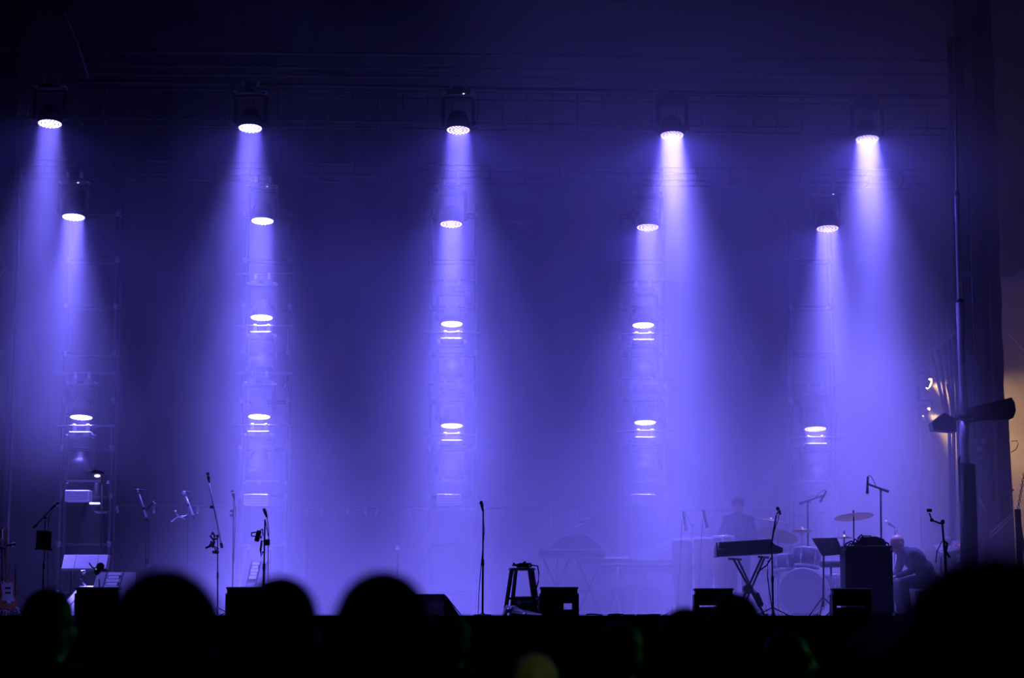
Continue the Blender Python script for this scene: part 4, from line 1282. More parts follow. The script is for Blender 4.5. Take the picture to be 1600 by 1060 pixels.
for pts in ([(1319, 857), (1322, 850), (1330, 846), (1338, 850)], [(1322, 858), (1328, 850), (1337, 852), (1342, 846)], [(1380, 846), (1388, 850), (1390, 857)], [(1340, 842), (1346, 836), (1350, 842)], [(1330, 853), (1336, 843), (1344, 849)]):
    part(ld, 'lead', MB().tube([at(x, y, Ybx - 0.03) for x, y in pts], 0.014, 6), RUBBER)

# right: clip-camera stand and small mixing desk
Yc2 = 30.7
cs_ = thing('camera_stand', 'thin black stand holding a small camera on a bent arm', 'stand', deck(1480, Yc2))
part(cs_, 'pole', MB().tube([deck(1480, Yc2), at(1477, 870, Yc2), at(1474, 840, Yc2), at(1472, 816, Yc2)], [0.02, 0.022, 0.018, 0.016], 8), BLACK)
part(cs_, 'arm', MB().tube([at(1472, 818, Yc2), at(1468, 818, Yc2), at(1456, 813, Yc2), at(1452, 802, Yc2)], [0.015, 0.016, 0.012, 0.012], 8), BLACK)
part(cs_, 'arm_joint', MB().ell(at(1456, 813, Yc2), (0.03, 0.03, 0.03), None, 10, 7).ell(at(1473, 816, Yc2), (0.032, 0.03, 0.04), None, 10, 7), BLACK)
part(cs_, 'cable_tie', MB().tube([at(1474, 845, Yc2), at(1480, 850, Yc2), at(1478, 862, Yc2), at(1484, 872, Yc2)], 0.02, 6).tube([at(1472, 846, Yc2), at(1464, 862, Yc2), at(1462, 880, Yc2)], 0.008, 6), RUBBER)
for k in range(3):
    ang = 0.2 + k * 2 * PI / 3
    part(cs_, 'leg', MB().tube([deck(1480, Yc2) + V((0, 0, 0.35)), deck(1480, Yc2) + V((0.25 * math.cos(ang), 0.25 * math.sin(ang), 0.012))], 0.012, 6), BLACK)
ca = thing('action_camera', 'tiny square camera on the bent arm at right', 'camera', at(1452, 802, Yc2))
q = at(1452, 798, Yc2)
part(ca, 'body', MB().box(q, (0.075, 0.04, 0.05), None, 0.006), BLACK)
part(ca, 'lens', MB().lathe([(0.016, 0), (0.016, 0.014)], q + V((0.015, -0.02, 0.005)), (0, -1, 0), 12), LENSFACE)
Ymx = 32.6
md = thing('mixing_desk', 'slanted mixing desk with a red light beside the dark column', 'mixer', deck(1490, Ymx))
Rm = Matrix.Rotation(math.radians(-13), 3, 'Y') @ Matrix.Rotation(math.radians(20), 3, 'X')
q = at(1488, 857, Ymx)
part(md, 'surface', MB().box(q, (0.48, 0.42, 0.08), Rm, 0.01), GREY)
fd = MB()
for i in range(9):
    fd.box(q + Rm @ V((-0.2 + i * 0.05, -0.1 + 0.03 * (i % 3), 0.05)), (0.02, 0.035, 0.03), Rm)
part(md, 'faders', fd, WHITE)
part(md, 'edge_trim', MB().box(q + Rm @ V((0, -0.215, 0.02)), (0.48, 0.015, 0.03), Rm), CHROME)
part(md, 'red_light', MB().box(q + Rm @ V((0.12, -0.16, 0.075)), (0.06, 0.04, 0.05), Rm, 0.006), REDLED, 'small red light')
part(md, 'meter_bridge', MB().box(q + Rm @ V((-0.02, 0.1, 0.10)), (0.09, 0.05, 0.10), Rm, 0.006), GREY)
for s_ in (-1, 1):
    part(md, 'leg', MB().tube([q + V((s_ * 0.18, 0, -0.05)), V((q.x + s_ * 0.2, Ymx, DZ))], 0.02, 8), BLACK)
rc = thing('rack_case', 'dark sloped case under the slanted mixing desk', 'case', deck(1495, 32.35))
q2 = deck(1497, 32.35)
part(rc, 'body', MB().prism([(-0.38, 0), (-0.30, 0.62), (0.05, 0.86), (0.30, 0.92), (0.36, 0)], q2 + V((0, -0.15, 0.002)), (1, 0, 0), (0, 0, 1), (0, 1, 0), 0.3), CASE)
part(rc, 'handle', MB().box(q2 + V((0, -0.156, 0.45)), (0.16, 0.012, 0.05), None, 0.004), LENSFACE)

# ------------------------------------------------------------------ right wing
Ywg = 31.6
# telescopic mast
ma = thing('telescopic_mast', 'silver telescopic mast standing at the right of the stage', 'mast', deck(1510, Ywg))
secs = [(962, 724, 1510, 1508, 0.088), (724, 654, 1508, 1506.5, 0.078), (654, 471, 1506.5, 1499.5, 0.060), (471, 304, 1499.5, 1495.5, 0.040), (304, 60, 1495.5, 1492, 0.026)]
for (ya, yb, xa_, xb_, r) in secs:
    p0 = at(xa_, ya, Ywg) if ya != 962 else deck(1510, Ywg)
    p1 = at(xb_, yb, Ywg)
    part(ma, 'mast_section', MB().tube([p0, p1], r, 20), BLACK if ya == 962 else mat('mast_aluminium', (0.62, 0.62, 0.66), 0.42, 0.35, var=0.06))
for (yy, xx, r) in ((651, 1506.5, 0.10), (471, 1499.5, 0.062), (304, 1495.5, 0.042)):
    c0 = at(xx, yy, Ywg)
    part(ma, 'collar', MB().lathe([(r, -0.035 if yy > 600 else -0.02), (r, 0.035 if yy > 600 else 0.02)], c0, (0, 0, 1), 20), BLACK)
part(ma, 'mast_foot', MB().box((X(1516, Ywg), Ywg, (DZ + Z(726, Ywg)) / 2), (X(1526, Ywg) - X(1506, Ywg), 0.2, Z(726, Ywg) - DZ), None, 0.01), CASE)
part(ma, 'outrigger', MB().bar(deck(1512, Ywg) + V((0, -0.35, 0.03)), deck(1512, Ywg) + V((0, 0.4, 0.03)), 0.06), BLACK)
part(ma, 'cable', MB().tube([at(1505, 700, Ywg), at(1498, 720, Ywg), at(1500, 770, Ywg), at(1503, 820, Ywg), at(1504, 860, Ywg)], 0.016, 6), RUBBER)

# scaffold column wrapped in scrim
Yx = 33.4
cw = thing('scaffold_column', 'broad dark scaffold column wrapped in black scrim at right', 'column', deck(1555, Yx))
x0, x1, x2 = X(1534, Yx), X(1577, Yx), X(1588, Yx)
zT = Z(-40, Yx)
sc_ = MB()
n = 40
v, f = [], []
for j in range(n + 1):
    t = j / n
    z = DZ + (zT - DZ) * t
    xr = x1 + (x2 - x1) * max(0, 1 - t * 3.0) * 1.0
    wob = 0.012 * math.sin(j * 1.7)
    for (xx, yy) in ((x0 + wob, Yx), (x0 + (xr - x0) * 0.35, Yx - 0.04 + wob), (x0 + (xr - x0) * 0.7, Yx + wob), (xr + wob, Yx - 0.02), (xr, Yx + 0.8), (x0, Yx + 0.8)):
        v.append((xx, yy, z))
for j in range(n):
    for k in range(6):
        f.append((j * 6 + k, j * 6 + (k + 1) % 6, j * 6 + 6 + (k + 1) % 6, j * 6 + 6 + k))
sc_.add(v, f, False)
part(cw, 'scrim', sc_, DRAPE)
for xx in (1533, 1560, 1586):
    part(cw, 'upright', MB().tube([(X(xx, Yx - 0.1), Yx - 0.1, DZ), (X(xx - 6 if xx > 1570 else xx, Yx - 0.1), Yx - 0.1, Z(200 if xx < 1570 else 640, Yx))], 0.024, 8), mat('dark_scaffold_steel', (0.08, 0.08, 0.09), 0.45, 0.7))
for (a, b) in (((1546, 842), (1583, 806)), ((1546, 836), (1580, 803)), ((1543, 757), (1568, 735)), ((1544, 748), (1580, 745)), ((1570, 768), (1584, 766)), ((1529, 776), (1539, 799))):
    part(cw, 'brace', MB().tube([at(a[0], a[1], Yx - 0.14), at(b[0], b[1], Yx - 0.14)], 0.016, 8), ALU if a[0] in (1529, 1546) else MATS['dark_scaffold_steel'])
for (x, y) in ((1531, 702), (1532, 716), (1536, 690)):
    part(cw, 'cable_clamp', MB().box(at(x, y, Yx - 0.12), (0.10, 0.06, 0.08), Matrix.Rotation(-0.3, 3, 'Y'), 0.01), GREY)
part(cw, 'hook_loop', MB().tube([at(1548, 655, Yx - 0.2), at(1556, 672, Yx - 0.2), at(1550, 682, Yx - 0.2), at(1543, 676, Yx - 0.2)], 0.016, 6), MATS['dark_scaffold_steel'])
# second dark leg left of it
lg2 = thing('scaffold_leg', 'dark narrow scaffold leg between the mast and the column', 'column', deck(1529, 33.2))
part(lg2, 'upright', MB().box((X(1517, 33.2), 33.2, (DZ + Z(60, 33.2)) / 2), (0.24, 0.2, Z(60, 33.2) - DZ), None, 0.02), DRAPE)
for py in (430, 560, 690, 800):
    part(lg2, 'coupler', MB().box((X(1517, 33.2), 33.1, Z(py, 33.2)), (0.25, 0.06, 0.08), None, 0.01), MATS['dark_scaffold_steel'])

# covered speaker bar on the mast
sb = thing('covered_speaker', 'black covered speaker bar fixed across the mast', 'speaker', at(1520, 660, Ywg))
part(sb, 'main_body', MB().prism([(p.x, p.z) for p in (at(x, y, Ywg) for x, y in ((1513, 637), (1583, 620), (1588, 628), (1590, 641), (1586, 652), (1580, 655), (1540, 656), (1516, 660)))], (0, Ywg + 0.1, 0), (1, 0, 0), (0, 0, 1), (0, 1, 0), 0.35), CASE)
part(sb, 'left_horn', MB().prism([(p.x, p.z) for p in (at(x, y, Ywg) for x, y in ((1458, 659), (1478, 644), (1496, 654), (1497, 674), (1461, 671)))], (0, Ywg + 0.1, 0), (1, 0, 0), (0, 0, 1), (0, 1, 0), 0.3), CASE)
part(sb, 'bracket', MB().box(at(1506, 651, Ywg) + V((0.02, 0.15, 0)), (0.28, 0.12, 0.09), None, 0.01), BLACK)
part(sb, 'latch', MB().tube([at(1516, 642, Ywg), at(1518, 652, Ywg), at(1520, 656, Ywg)], 0.018, 6), CHROME)

# leaning bundle of scaffold poles behind the mast
Yq = 33.6
pb_ = thing('pole_rack', 'fan of dark poles leaning from a slanted amber-lit rail', 'scaffold', deck(1484, Yq))
part(pb_, 'rail', MB().bar(at(1452, 553, Yq), at(1500, 513, Yq), 0.05, 0.07), GREY)
for (a, b) in (((1455, 553), (1477, 643)), ((1466, 544), (1482, 655)), ((1476, 537), (1489, 655)), ((1484, 530), (1492, 655)), ((1490, 524), (1497, 650)), ((1480, 600), (1493, 655))):
    part(pb_, 'pole', MB().tube([at(*a, Yq), at(*b, Yq)], 0.028, 8), BLACK)
for (a, b) in (((1483, 655), (1485, 963)), ((1491, 660), (1475, 963)), ((1490, 660), (1489, 963)), ((1496, 655), (1504, 963))):
    part(pb_, 'post', MB().tube([at(*a, Yq), V((X(b[0], Yq), Yq, DZ))], 0.028, 8), BLACK)

# amber lamps behind
AMB = (1.0, 0.55, 0.18)


def par(label, px, py, Y, dirv, watts, size):
    c = at(px, py, Y)
    d = V(dirv).normalized()
    root = thing('par_lamp', label, 'stage light', c, 'amber lamps')
    part(root, 'can', MB().lathe([(0.07, -0.22), (0.10, -0.2), (0.105, 0.0), (0.11, 0.02)], c, d, 18), HOUSING)
    part(root, 'lens', MB().lathe([(0.098, 0.021), (0.06, 0.03), (0, 0.033)], c, d, 18), AMBERF, 'glowing amber lens')
    part(root, 'yoke', MB().tube([c + V((-0.13, 0.05, 0)), c + V((-0.13, 0.05, 0.2)), c + V((0.13, 0.05, 0.2)), c + V((0.13, 0.05, 0))], 0.012, 6), BLACK)
    for k in range(4):
        m_ = frame_to(d)
        a = k * PI / 2
        part(root, 'barn_door', MB().box(c + m_ @ V((0.12 * math.cos(a), 0.12 * math.sin(a), 0.07)), (0.012, 0.14, 0.1), m_ @ Matrix.Rotation(a, 3, 'Z') @ Matrix.Rotation(0.45, 3, 'Y')), BLACK)
    l = bpy.data.lights.new('amber_light', 'SPOT')
    l.energy = watts
    l.spot_size = math.radians(62)
    l.spot_blend = 0.6
    l.shadow_soft_size = 0.09
    l.color = AMB
    o = bpy.data.objects.new('amber_light', l)
    C.objects.link(o)
    o.parent = root
    o.location = d * 0.05
    o.rotation_euler = (-d).to_track_quat('Z', 'Y').to_euler()
    return root


par('amber lamp on the right wing post, upper of two', 1450, 599, 36.0, (0.75, -0.62, -0.42), 1150, 0.1)
par('amber lamp on the right wing post, lower of two', 1446, 643, 36.0, (0.66, -0.40, -0.62), 850, 0.1)
pp = thing('lamp_post', 'thin post behind the haze carrying the two amber lamps', 'post', deck(1443, 36.15))
part(pp, 'tube', MB().tube([deck(1443, 36.15), V((X(1443, 36.15), 36.15, Z(570, 36.15)))], 0.024, 8), TRUSS)
for py in (583, 627):
    part(pp, 'side_arm', MB().tube([(X(1443, 36.15), 36.15, Z(py, 36.15)), (X(1449, 36.05), 36.05, Z(py, 36.1))], 0.016, 6), TRUSS)
part(pp, 'base_plate', MB().box(deck(1443, 36.15, DZ + 0.011), (0.5, 0.5, 0.02)), TRUSS)
# canvas tent wall lit amber
v, f = [], []
nx, nz = 48, 10
for i in range(nx + 1):
    for j in range(nz + 1):
        u, t = i / nx, j / nz
        x = 8.5 + 4.0 * u
        z = 1.0 + 7.2 * t
        ph = (x + z * 0.55) * 7.0
        v.append((x, 38.6 - 0.9 * u + 0.05 * math.sin(ph) + 0.02 * math.sin(ph * 2.3), z))
for i in range(nx):
    for j in range(nz):
        a = i * (nz + 1) + j
        f.append((a, a + nz + 1, a + nz + 2, a + 1))
mb = MB().add(v, f, True)
struct('wall_right', mb, CANVAS, 'amber lit tan canvas wall folded beyond the dark column', 'canvas wall')
cp = thing('canopy_beam', 'pale slanted canopy beam at the right edge of the picture', 'beam', at(1590, 432, 37.0))
part(cp, 'beam', MB().bar(at(1572, 447, 37.0), at(1640, 400, 37.0), 0.12, 0.16), GREY)
part(cp, 'rope', MB().tube([at(1574, 520, 37.0), at(1600, 548, 37.0), at(1640, 586, 37.0)], 0.014, 6), PALE)
part(cp, 'drop_rod', MB().tube([at(1636, 403, 37.0), at(1636, 590, 37.0)], 0.012, 6), GREY)
# chain and post at the right edge
ch = thing('chain_hoist', 'dark chain and leaning post at the right edge', 'chain', at(1592, 800, 31.9))
for k in range(14):
    p = at(1600 - k * 0.75, 742 + k * 4.2, 31.9)
    part(ch, 'chain_link', ring(MB(), p, 0.014, 0.026, 0.012, (1, 0, 0) if k % 2 else (0, 1, 0), 10), MATS['dark_scaffold_steel'])
part(ch, 'post', MB().tube([at(1590, 796, 31.9), V((X(1594, 31.9), 31.9, DZ))], 0.05, 8), DRAPE)
part(ch, 'cable', MB().tube([at(1591, 805, 31.9), at(1596, 840, 31.9), at(1603, 870, 31.9)], 0.03, 6), RUBBER)
part(cw, 'loose_wire', MB().tube([at(1580, 690, 33.5), at(1589, 689, 33.5), at(1591, 694, 33.5), at(1588, 702, 33.5), at(1580, 707, 33.5)], 0.008, 6), RUBBER)
# left wing scaffold
Ylw = 34.0
lw = thing('scaffold_leg', 'faint thin scaffold leg with a brace at the left edge', 'column', deck(8, Ylw))
part(lw, 'upright', MB().tube([deck(8, Ylw), V((X(12, Ylw), Ylw, Z(180, Ylw)))], 0.024, 8), TRUSS)
part(lw, 'brace', MB().tube([at(-20, 455, Ylw), at(10, 418, Ylw)], 0.016, 8).tube([at(-20, 575, Ylw), at(8, 545, Ylw)], 0.016, 8), TRUSS)
part(lw, 'base_plate', MB().box(deck(8, Ylw, DZ + 0.011), (0.2, 0.2, 0.02)), TRUSS)


# ------------------------------------------------------------------ people
def bake(mb, voxel, smooth=4):
    """one continuous skin around overlapping shapes"""
    me = bpy.data.meshes.new('tmp')
    me.from_pydata(mb.v, [], mb.f)
    o = bpy.data.objects.new('tmp', me)
    C.objects.link(o)
    r = o.modifiers.new('r', 'REMESH')
    r.mode = 'VOXEL'
    r.voxel_size = voxel
    s_ = o.modifiers.new('s', 'SMOOTH')
    s_.factor = 0.5
    s_.iterations = smooth
    dg = bpy.context.evaluated_depsgraph_get()
    new = bpy.data.meshes.new_from_object(o.evaluated_get(dg))
    bpy.data.objects.remove(o)
    bpy.data.meshes.remove(me)
    new.polygons.foreach_set('use_smooth', [True] * len(new.polygons))
    return new


def head_shape(mb, c, s, R):
    """c: head centre, s: head height / 0.235, R: rotation; face looks along -Y"""
    P = lambda x, y, z: c + R @ (V((x, y, z)) * s)
    mb.ell(P(0, 0.015, 0.03), (0.075 * s, 0.092 * s, 0.087 * s), R)
    mb.ell(P(0, -0.02, -0.05), (0.058 * s, 0.068 * s, 0.07 * s), R)
    mb.ell(P(0, -0.055, -0.092), (0.03 * s, 0.032 * s, 0.025 * s), R)
    mb.cap(P(0, -0.085, 0.005), P(0, -0.103, -0.03), 0.010 * s, 0.015 * s)
    mb.cap(P(-0.03, -0.078, 0.022), P(0.03, -0.078, 0.022), 0.014 * s)
    mb.cap(P(-0.02, -0.082, -0.062), P(0.02, -0.082, -0.062), 0.011 * s)
    for e in (-1, 1):
        mb.ell(P(e * 0.078, 0.012, -0.012), (0.010 * s, 0.022 * s, 0.034 * s), R)
        mb.ell(P(e * 0.032, -0.066, -0.03), (0.022 * s, 0.018 * s, 0.022 * s), R)


def hand(mb, wrist, d, up, s, side, curl=0.5):
    d, up = V(d).normalized(), V(up).normalized()
    lat = d.cross(up).normalized()
    k = wrist + d * 0.085 * s
    mb.cap(wrist, k, 0.026 * s, 0.028 * s)
    for i, L_ in enumerate((0.068, 0.078, 0.073, 0.058)):
        b = k + lat * ((i - 1.5) * 0.021 * s)
        m = b + (d * math.cos(curl * 0.5) - up * math.sin(curl * 0.5)) * L_ * 0.5 * s
        e = m + (d * math.cos(curl) - up * math.sin(curl)) * L_ * 0.5 * s
        mb.cap(b, m, 0.0095 * s, 0.009 * s, 8)
        mb.cap(m, e, 0.009 * s, 0.0075 * s, 8)
    b = wrist + d * 0.03 * s - lat * 0.026 * s * side
    m = b + (d * 0.6 - lat * 0.6 * side - up * 0.2) * 0.05 * s
    mb.cap(b, m, 0.013 * s, 0.011 * s, 8)
    mb.cap(m, m + (d * 0.9 - up * 0.3) * 0.035 * s, 0.011 * s, 0.009 * s, 8)


def person(label, foot, height, face, pose=None, hair='short', hair_m=HAIRB, shirt=CLOTHD, cap_m=None, voxel=0.011, head_tilt=(0, 0), bulk=1.0, beard=False, width=1.0, eyes=False):
    """face: heading in degrees, 0 = towards the camera, 180 = away. pose overrides joints (metres at 1.75 m)"""
    k = height / 1.75
    J = dict(hipL=(0.09, 0, 0.92), hipR=(-0.09, 0, 0.92), knL=(0.10, -0.01, 0.50), knR=(-0.10, -0.01, 0.50), anL=(0.105, 0.02, 0.09), anR=(-0.105, 0.02, 0.09),
             pel=(0, 0, 0.95), waist=(0, 0, 1.10), chest=(0, -0.005, 1.28), neck=(0, 0.01, 1.46), head=(0, -0.015, 1.63),
             shL=(0.175, 0.01, 1.41), shR=(-0.175, 0.01, 1.41), elL=(0.235, 0.03, 1.12), elR=(-0.235, 0.03, 1.12), wrL=(0.235, -0.05, 0.87), wrR=(-0.235, -0.05, 0.87))
    if pose:
        J.update(pose)
    Rz = Matrix.Rotation(math.radians(face), 3, 'Z')
    foot = V(foot)
    P = {n_: foot + Rz @ (V(p) * k) for n_, p in J.items()}
    root = thing('person', label, 'person', foot)
    b = MB()
    g = bulk
    # torso as overlapping tapered masses
    ex = Rz @ V((1, 0, 0))
    Rt = Rz
    up = (P['neck'] - P['pel']).normalized()
    fw = ex.cross(up)
    Rt = Matrix((ex, -fw if False else up.cross(ex), up)).transposed()

    def torso(m, e):
        m.ell(P['pel'], (0.165 * k * g + e, 0.115 * k * g + e, 0.14 * k), Rt)
        m.ell(P['waist'], (0.145 * k * g + e, 0.105 * k * g + e, 0.17 * k), Rt)
        m.ell(P['chest'], (0.17 * k * g + e, 0.12 * k * g + e, 0.19 * k), Rt)
        m.cap(P['shL'], P['shR'], 0.062 * k * g + e)
        m.cap(P['neck'].lerp(P['shL'], 0.25), P['shL'], 0.065 * k + e, 0.055 * k * g + e)
        m.cap(P['neck'].lerp(P['shR'], 0.25), P['shR'], 0.065 * k + e, 0.055 * k * g + e)
    torso(b, 0)
    b.cap(P['neck'] - up * 0.05 * k, P['head'] - (P['head'] - P['neck']).normalized() * 0.02, 0.060 * k, 0.055 * k)
    for s_ in 'LR':
        b.cap(P['hip' + s_], P['kn' + s_], 0.082 * k * g, 0.056 * k)
        b.cap(P['kn' + s_], P['an' + s_], 0.055 * k, 0.038 * k)
        fd = Rz @ V((0, -1, 0))
        b.cap(P['an' + s_] - V((0, 0, 0.045 * k)), P['an' + s_] + fd * 0.16 * k - V((0, 0, 0.055 * k)), 0.040 * k, 0.032 * k)
        b.cap(P['sh' + s_], P['el' + s_], 0.050 * k * g, 0.040 * k)
        b.cap(P['el' + s_], P['wr' + s_], 0.040 * k, 0.027 * k)
        d_ = P['wr' + s_] - P['el' + s_]
        hand(b, P['wr' + s_], d_, Rz @ V((0, 1, 0.1)) if abs(d_.normalized().z) > 0.7 else V((0, 0, 1)), k, 1 if s_ == 'L' else -1)
    Rh = Rz @ Matrix.Rotation(math.radians(head_tilt[1]), 3, 'Z') @ Matrix.Rotation(math.radians(head_tilt[0]), 3, 'X')
    s = k * width
    head_shape(b, P['head'], s, Rh)
    me = bake(b, voxel)
    me.materials.append(SKIN)
    me.name = 'body'
    me.transform(Matrix.Translation(-foot))
    o = bpy.data.objects.new('body', me)
    C.objects.link(o)
    o.parent = root

    def child(nm, mb_, m, vx=None, sm=3):
        q = bake(mb_, vx or voxel, sm)
        q.materials.append(m)
        q.transform(Matrix.Translation(-foot))
        c_ = bpy.data.objects.new(nm, q)
        C.objects.link(c_)
        c_.parent = root
        return c_
    # shirt
    t = MB()
    torso(t, 0.016)
    for s_ in 'LR':
        t.cap(P['sh' + s_], P['el' + s_], 0.062 * k * g, 0.056 * k)
        t.cap(P['el' + s_], P['el' + s_].lerp(P['wr' + s_], 0.85), 0.054 * k, 0.042 * k)
    child('jacket', t, shirt)
    t = MB()
    for s_ in 'LR':
        t.cap(P['hip' + s_], P['kn' + s_], 0.098 * k * g, 0.07 * k)
        t.cap(P['kn' + s_], P['an' + s_], 0.07 * k, 0.058 * k)
    t.ell(P['pel'] - V((0, 0, 0.02)), (0.172 * k * g, 0.122 * k * g, 0.12 * k), Rt)
    child('trousers', t, JEANS)
    for s_ in 'LR':
        t = MB()
        fd = Rz @ V((0, -1, 0))
        t.cap(P['an' + s_] - V((0, 0, 0.042 * k)), P['an' + s_] + fd * 0.165 * k - V((0, 0, 0.05 * k)), 0.048 * k, 0.038 * k)
        t.cap(P['an' + s_] - V((0, 0, 0.04 * k)), P['an' + s_], 0.046 * k, 0.044 * k)
        child('shoe', t, RUBBER)
    H_ = lambda x, y, z: P['head'] + Rh @ (V((x, y, z)) * s)
    if hair != 'bald':
        t = MB()
        thick = {'short': 0.010, 'bushy': 0.028, 'long': 0.016}[hair]
        t.ell(H_(0, 0.028, 0.042), ((0.076 + thick) * s, (0.088 + thick) * s, (0.083 + thick) * s), Rh, 20, 12)
        t.ell(H_(0, 0.055, -0.02), ((0.066 + thick) * s, (0.055 + thick) * s, (0.07 + thick) * s), Rh, 20, 12)
        if hair == 'long':
            t.ell(H_(0, 0.062, -0.12), ((0.075 + thick) * s, 0.05 * s, 0.13 * s), Rh)
        if hair == 'bushy':
            rr = random.Random(int(foot.x * 1000))
            for q in range(26):
                a, e = rr.uniform(0, 2 * PI), rr.uniform(-0.2, 1.4)
                t.ell(H_(0.088 * math.cos(a) * math.cos(e), 0.035 + 0.09 * math.sin(a) * math.cos(e), 0.02 + 0.09 * math.sin(e)), (0.035 * s, 0.035 * s, 0.035 * s), None, 8, 6)
        child('hair', t, hair_m, voxel * 0.9, 2)
    if beard:
        t = MB().ell(H_(0, -0.045, -0.088), (0.058 * s, 0.05 * s, 0.05 * s), Rh).ell(H_(0, -0.01, -0.06), (0.07 * s, 0.05 * s, 0.045 * s), Rh)
        child('beard', t, hair_m)
    if cap_m:
        t = MB().ell(H_(0, 0.018, 0.055), (0.094 * s, 0.108 * s, 0.085 * s), Rh, 20, 12)
        cp_ = child('cap', t, cap_m)
        br = MB().ell(H_(0, -0.115, 0.045), (0.07 * s, 0.075 * s, 0.010 * s), Rh @ Matrix.Rotation(0.2, 3, 'X'))
        child('cap_brim', br, cap_m, 0.007)
    if eyes:
        for e in (-1, 1):
            t = MB().ell(H_(e * 0.032, -0.081, 0.0), (0.012 * s, 0.008 * s, 0.009 * s), Rh, 10, 7)
            part(root, 'eye', t, EYE)
    return root


# percussionist behind the congas, on a low riser
rz_ = thing('riser', 'low black riser under the congas player', 'platform', deck(1155, 33.85))
part(rz_, 'top', MB().box(deck(1155, 33.85, DZ + 0.13), (1.2, 0.9, 0.03), None, 0.005), DECKM)
for dx in (-0.5, 0.5):
    for dy in (-0.4, 0.4):
        part(rz_, 'leg', MB().box(deck(1155, 33.85, DZ + 0.058) + V((dx, dy, 0)), (0.06, 0.06, 0.114)), BLACK)
person('person in a dark cap and open jacket playing behind the congas', deck(1156, 33.85, DZ + 0.145), 1.80, -12,
       dict(elL=(0.27, -0.05, 1.13), wrL=(0.16, -0.32, 1.04), elR=(-0.29, -0.05, 1.13), wrR=(-0.16, -0.33, 1.05)),
       hair='short', shirt=CLOTHN, cap_m=CLOTHD, head_tilt=(8, 0), beard=True, eyes=True, width=1.12, bulk=1.12)
# bald man bent over behind the cabinet
person('bald person in dark clothes sitting bowed behind the black cabinet', deck(1417, 31.75), 1.78, -78,
       dict(pel=(0, 0.36, 0.56), hipL=(0.1, 0.33, 0.54), hipR=(-0.1, 0.33, 0.54), waist=(0, 0.29, 0.72), chest=(0, 0.14, 0.87), neck=(0, -0.005, 1.0), head=(0, -0.12, 1.085),
            shL=(0.2, 0.04, 0.93), shR=(-0.2, 0.04, 0.93), elL=(0.27, -0.02, 0.68), elR=(-0.27, -0.02, 0.68), wrL=(0.15, -0.22, 0.60), wrR=(-0.15, -0.22, 0.60),
            knL=(0.15, -0.1, 0.50), knR=(-0.15, -0.1, 0.50), anL=(0.15, -0.04, 0.09), anR=(-0.15, -0.04, 0.09)), hair='bald', shirt=CLOTHN, head_tilt=(35, 0), bulk=1.25, width=1.25)
sq = deck(1417, 31.75)
sx_ = sq + V((0.36, 0.08, 0))
se = thing('stool', 'low black box stool under the bald person', 'stool', sx_)
part(se, 'seat', MB().box(sx_ + V((0, 0, 0.37)), (0.36, 0.36, 0.06), None, 0.015), CASE)
for dx in (-0.15, 0.15):
    for dy in (-0.15, 0.15):
        part(se, 'leg', MB().box(sx_ + V((dx, dy, 0.17)), (0.035, 0.035, 0.34)), BLACK)


# audience, all with their backs to the camera unless said
def fan(label, px, top, Y, **kw):
    h = Z(top, Y)
    p = at(px, 985, Y)
    return person(label, (p.x, Y, 0), h / kw.pop('over', 1.01), kw.pop('face', 180), **kw)


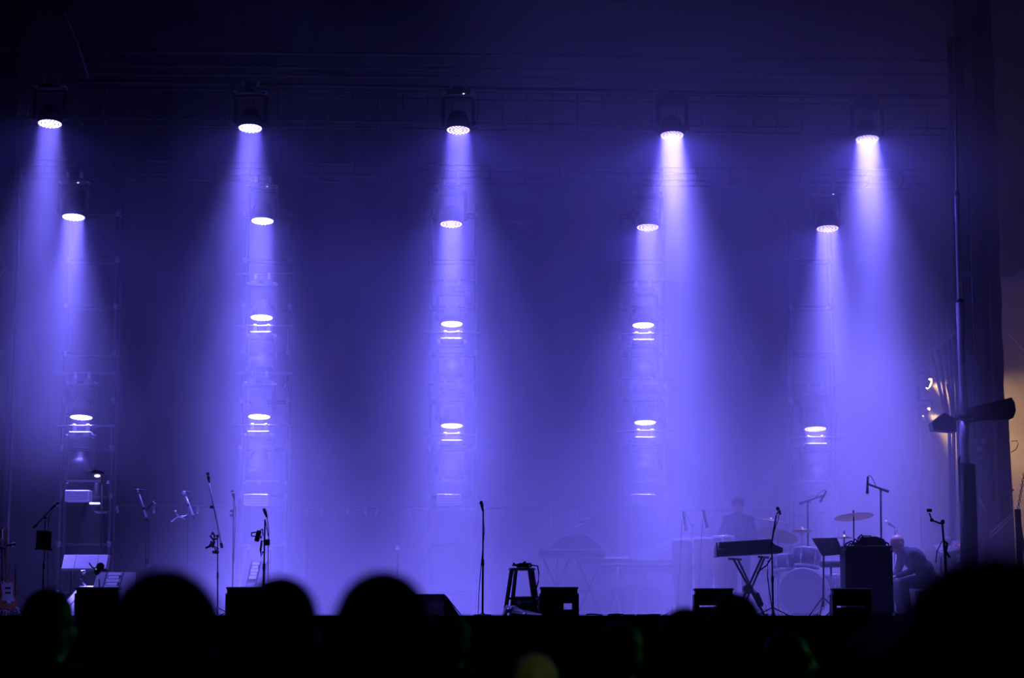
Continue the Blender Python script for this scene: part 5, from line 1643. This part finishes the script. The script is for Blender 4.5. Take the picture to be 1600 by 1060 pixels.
fan('broad bushy-haired head in front of the stage at left, nearest of the left three', 258, 885, 3.45, hair='bushy', over=1.02)
fan('short-haired head just left of the gap at centre left', 438, 897, 4.3, hair='short', width=1.0)
fan('rounded dark head at centre, rising highest into the glow', 598, 884, 3.95, hair='bushy', over=1.02, width=0.95)
fan('smaller dark head at the far left of the crowd', 75, 925, 7.0, hair='short', width=1.12)
fan('person in a dim green cap right of the centre head', 706, 962, 9.0, cap_m=CLOTHG)
fan('short blond person low at the bottom centre', 834, 1018, 6.6, hair='bushy', hair_m=HAIRY, width=0.85)
fan('very dark head below the misty table', 970, 970, 7.4, hair='short')
fan('round dark head left of the keyboard stand', 1070, 947, 5.9, hair='short')
fan('dark head overlapping the slotted wedge under the keyboard', 1148, 925, 6.3, hair='short')
fan('person in a teal top turned to the right, face in green light', 1232, 986, 8.0, hair='short', face=82, shirt=CLOTHT, eyes=True)
fan('huge blurred dark head filling the lower right corner', 1550, 850, 1.6, hair='bushy', over=1.02)
fan('half hidden dark person left of the huge blurred head', 1362, 985, 7.4, hair='short', face=120)

# green festival lamp on a mast at the right of the crowd
gl = thing('unseen_lamp', 'green flood lamp on a mast beside the crowd', 'lamp', (10.5, 15.0, 0))
part(gl, 'mast', MB().tube([(10.5, 15.0, 0), (10.5, 15.0, 4.3)], 0.04, 10), TRUSS)
part(gl, 'housing', MB().box((10.5, 15.0, 4.4), (0.3, 0.3, 0.24), Matrix.Rotation(0.8, 3, 'Z'), 0.02), HOUSING)
l = bpy.data.lights.new('green_light', 'SPOT')
l.energy = 190
l.spot_size = math.radians(12.5)
l.spot_blend = 0.5
l.shadow_soft_size = 0.1
l.color = (0.10, 1.0, 0.30)
o = bpy.data.objects.new('green_light', l)
C.objects.link(o)
o.parent = gl
o.location = (-0.2, -0.2, 4.4)
o.rotation_euler = (V((10.3, 14.8, 4.4)) - V((0.6, 8.1, 1.5))).to_track_quat('Z', 'Y').to_euler()

# unseen yellow-green lamp, added to brighten the short blond person
gl = thing('unseen_lamp', 'unseen yellow-green lamp added to light the short blond person', 'lamp', (3.6, 1.6, 0))
part(gl, 'mast', MB().tube([(3.6, 1.6, 0), (3.6, 1.6, 4.6)], 0.04, 10), TRUSS)
part(gl, 'housing', MB().box((3.6, 1.6, 4.7), (0.22, 0.22, 0.2), Matrix.Rotation(-0.6, 3, 'Z'), 0.02), HOUSING)
l = bpy.data.lights.new('blond_fill', 'SPOT')
l.energy = 110
l.spot_size = math.radians(5.5)
l.spot_blend = 0.8
l.shadow_soft_size = 0.05
l.color = (0.42, 0.62, 0.28)
o = bpy.data.objects.new('blond_fill', l)
C.objects.link(o)
o.parent = gl
o.location = (-0.12, 0.15, 4.6)
fp = at(834, 1035, 6.6)
o.rotation_euler = (V((3.48, 1.75, 4.6)) - fp).to_track_quat('Z', 'Y').to_euler()
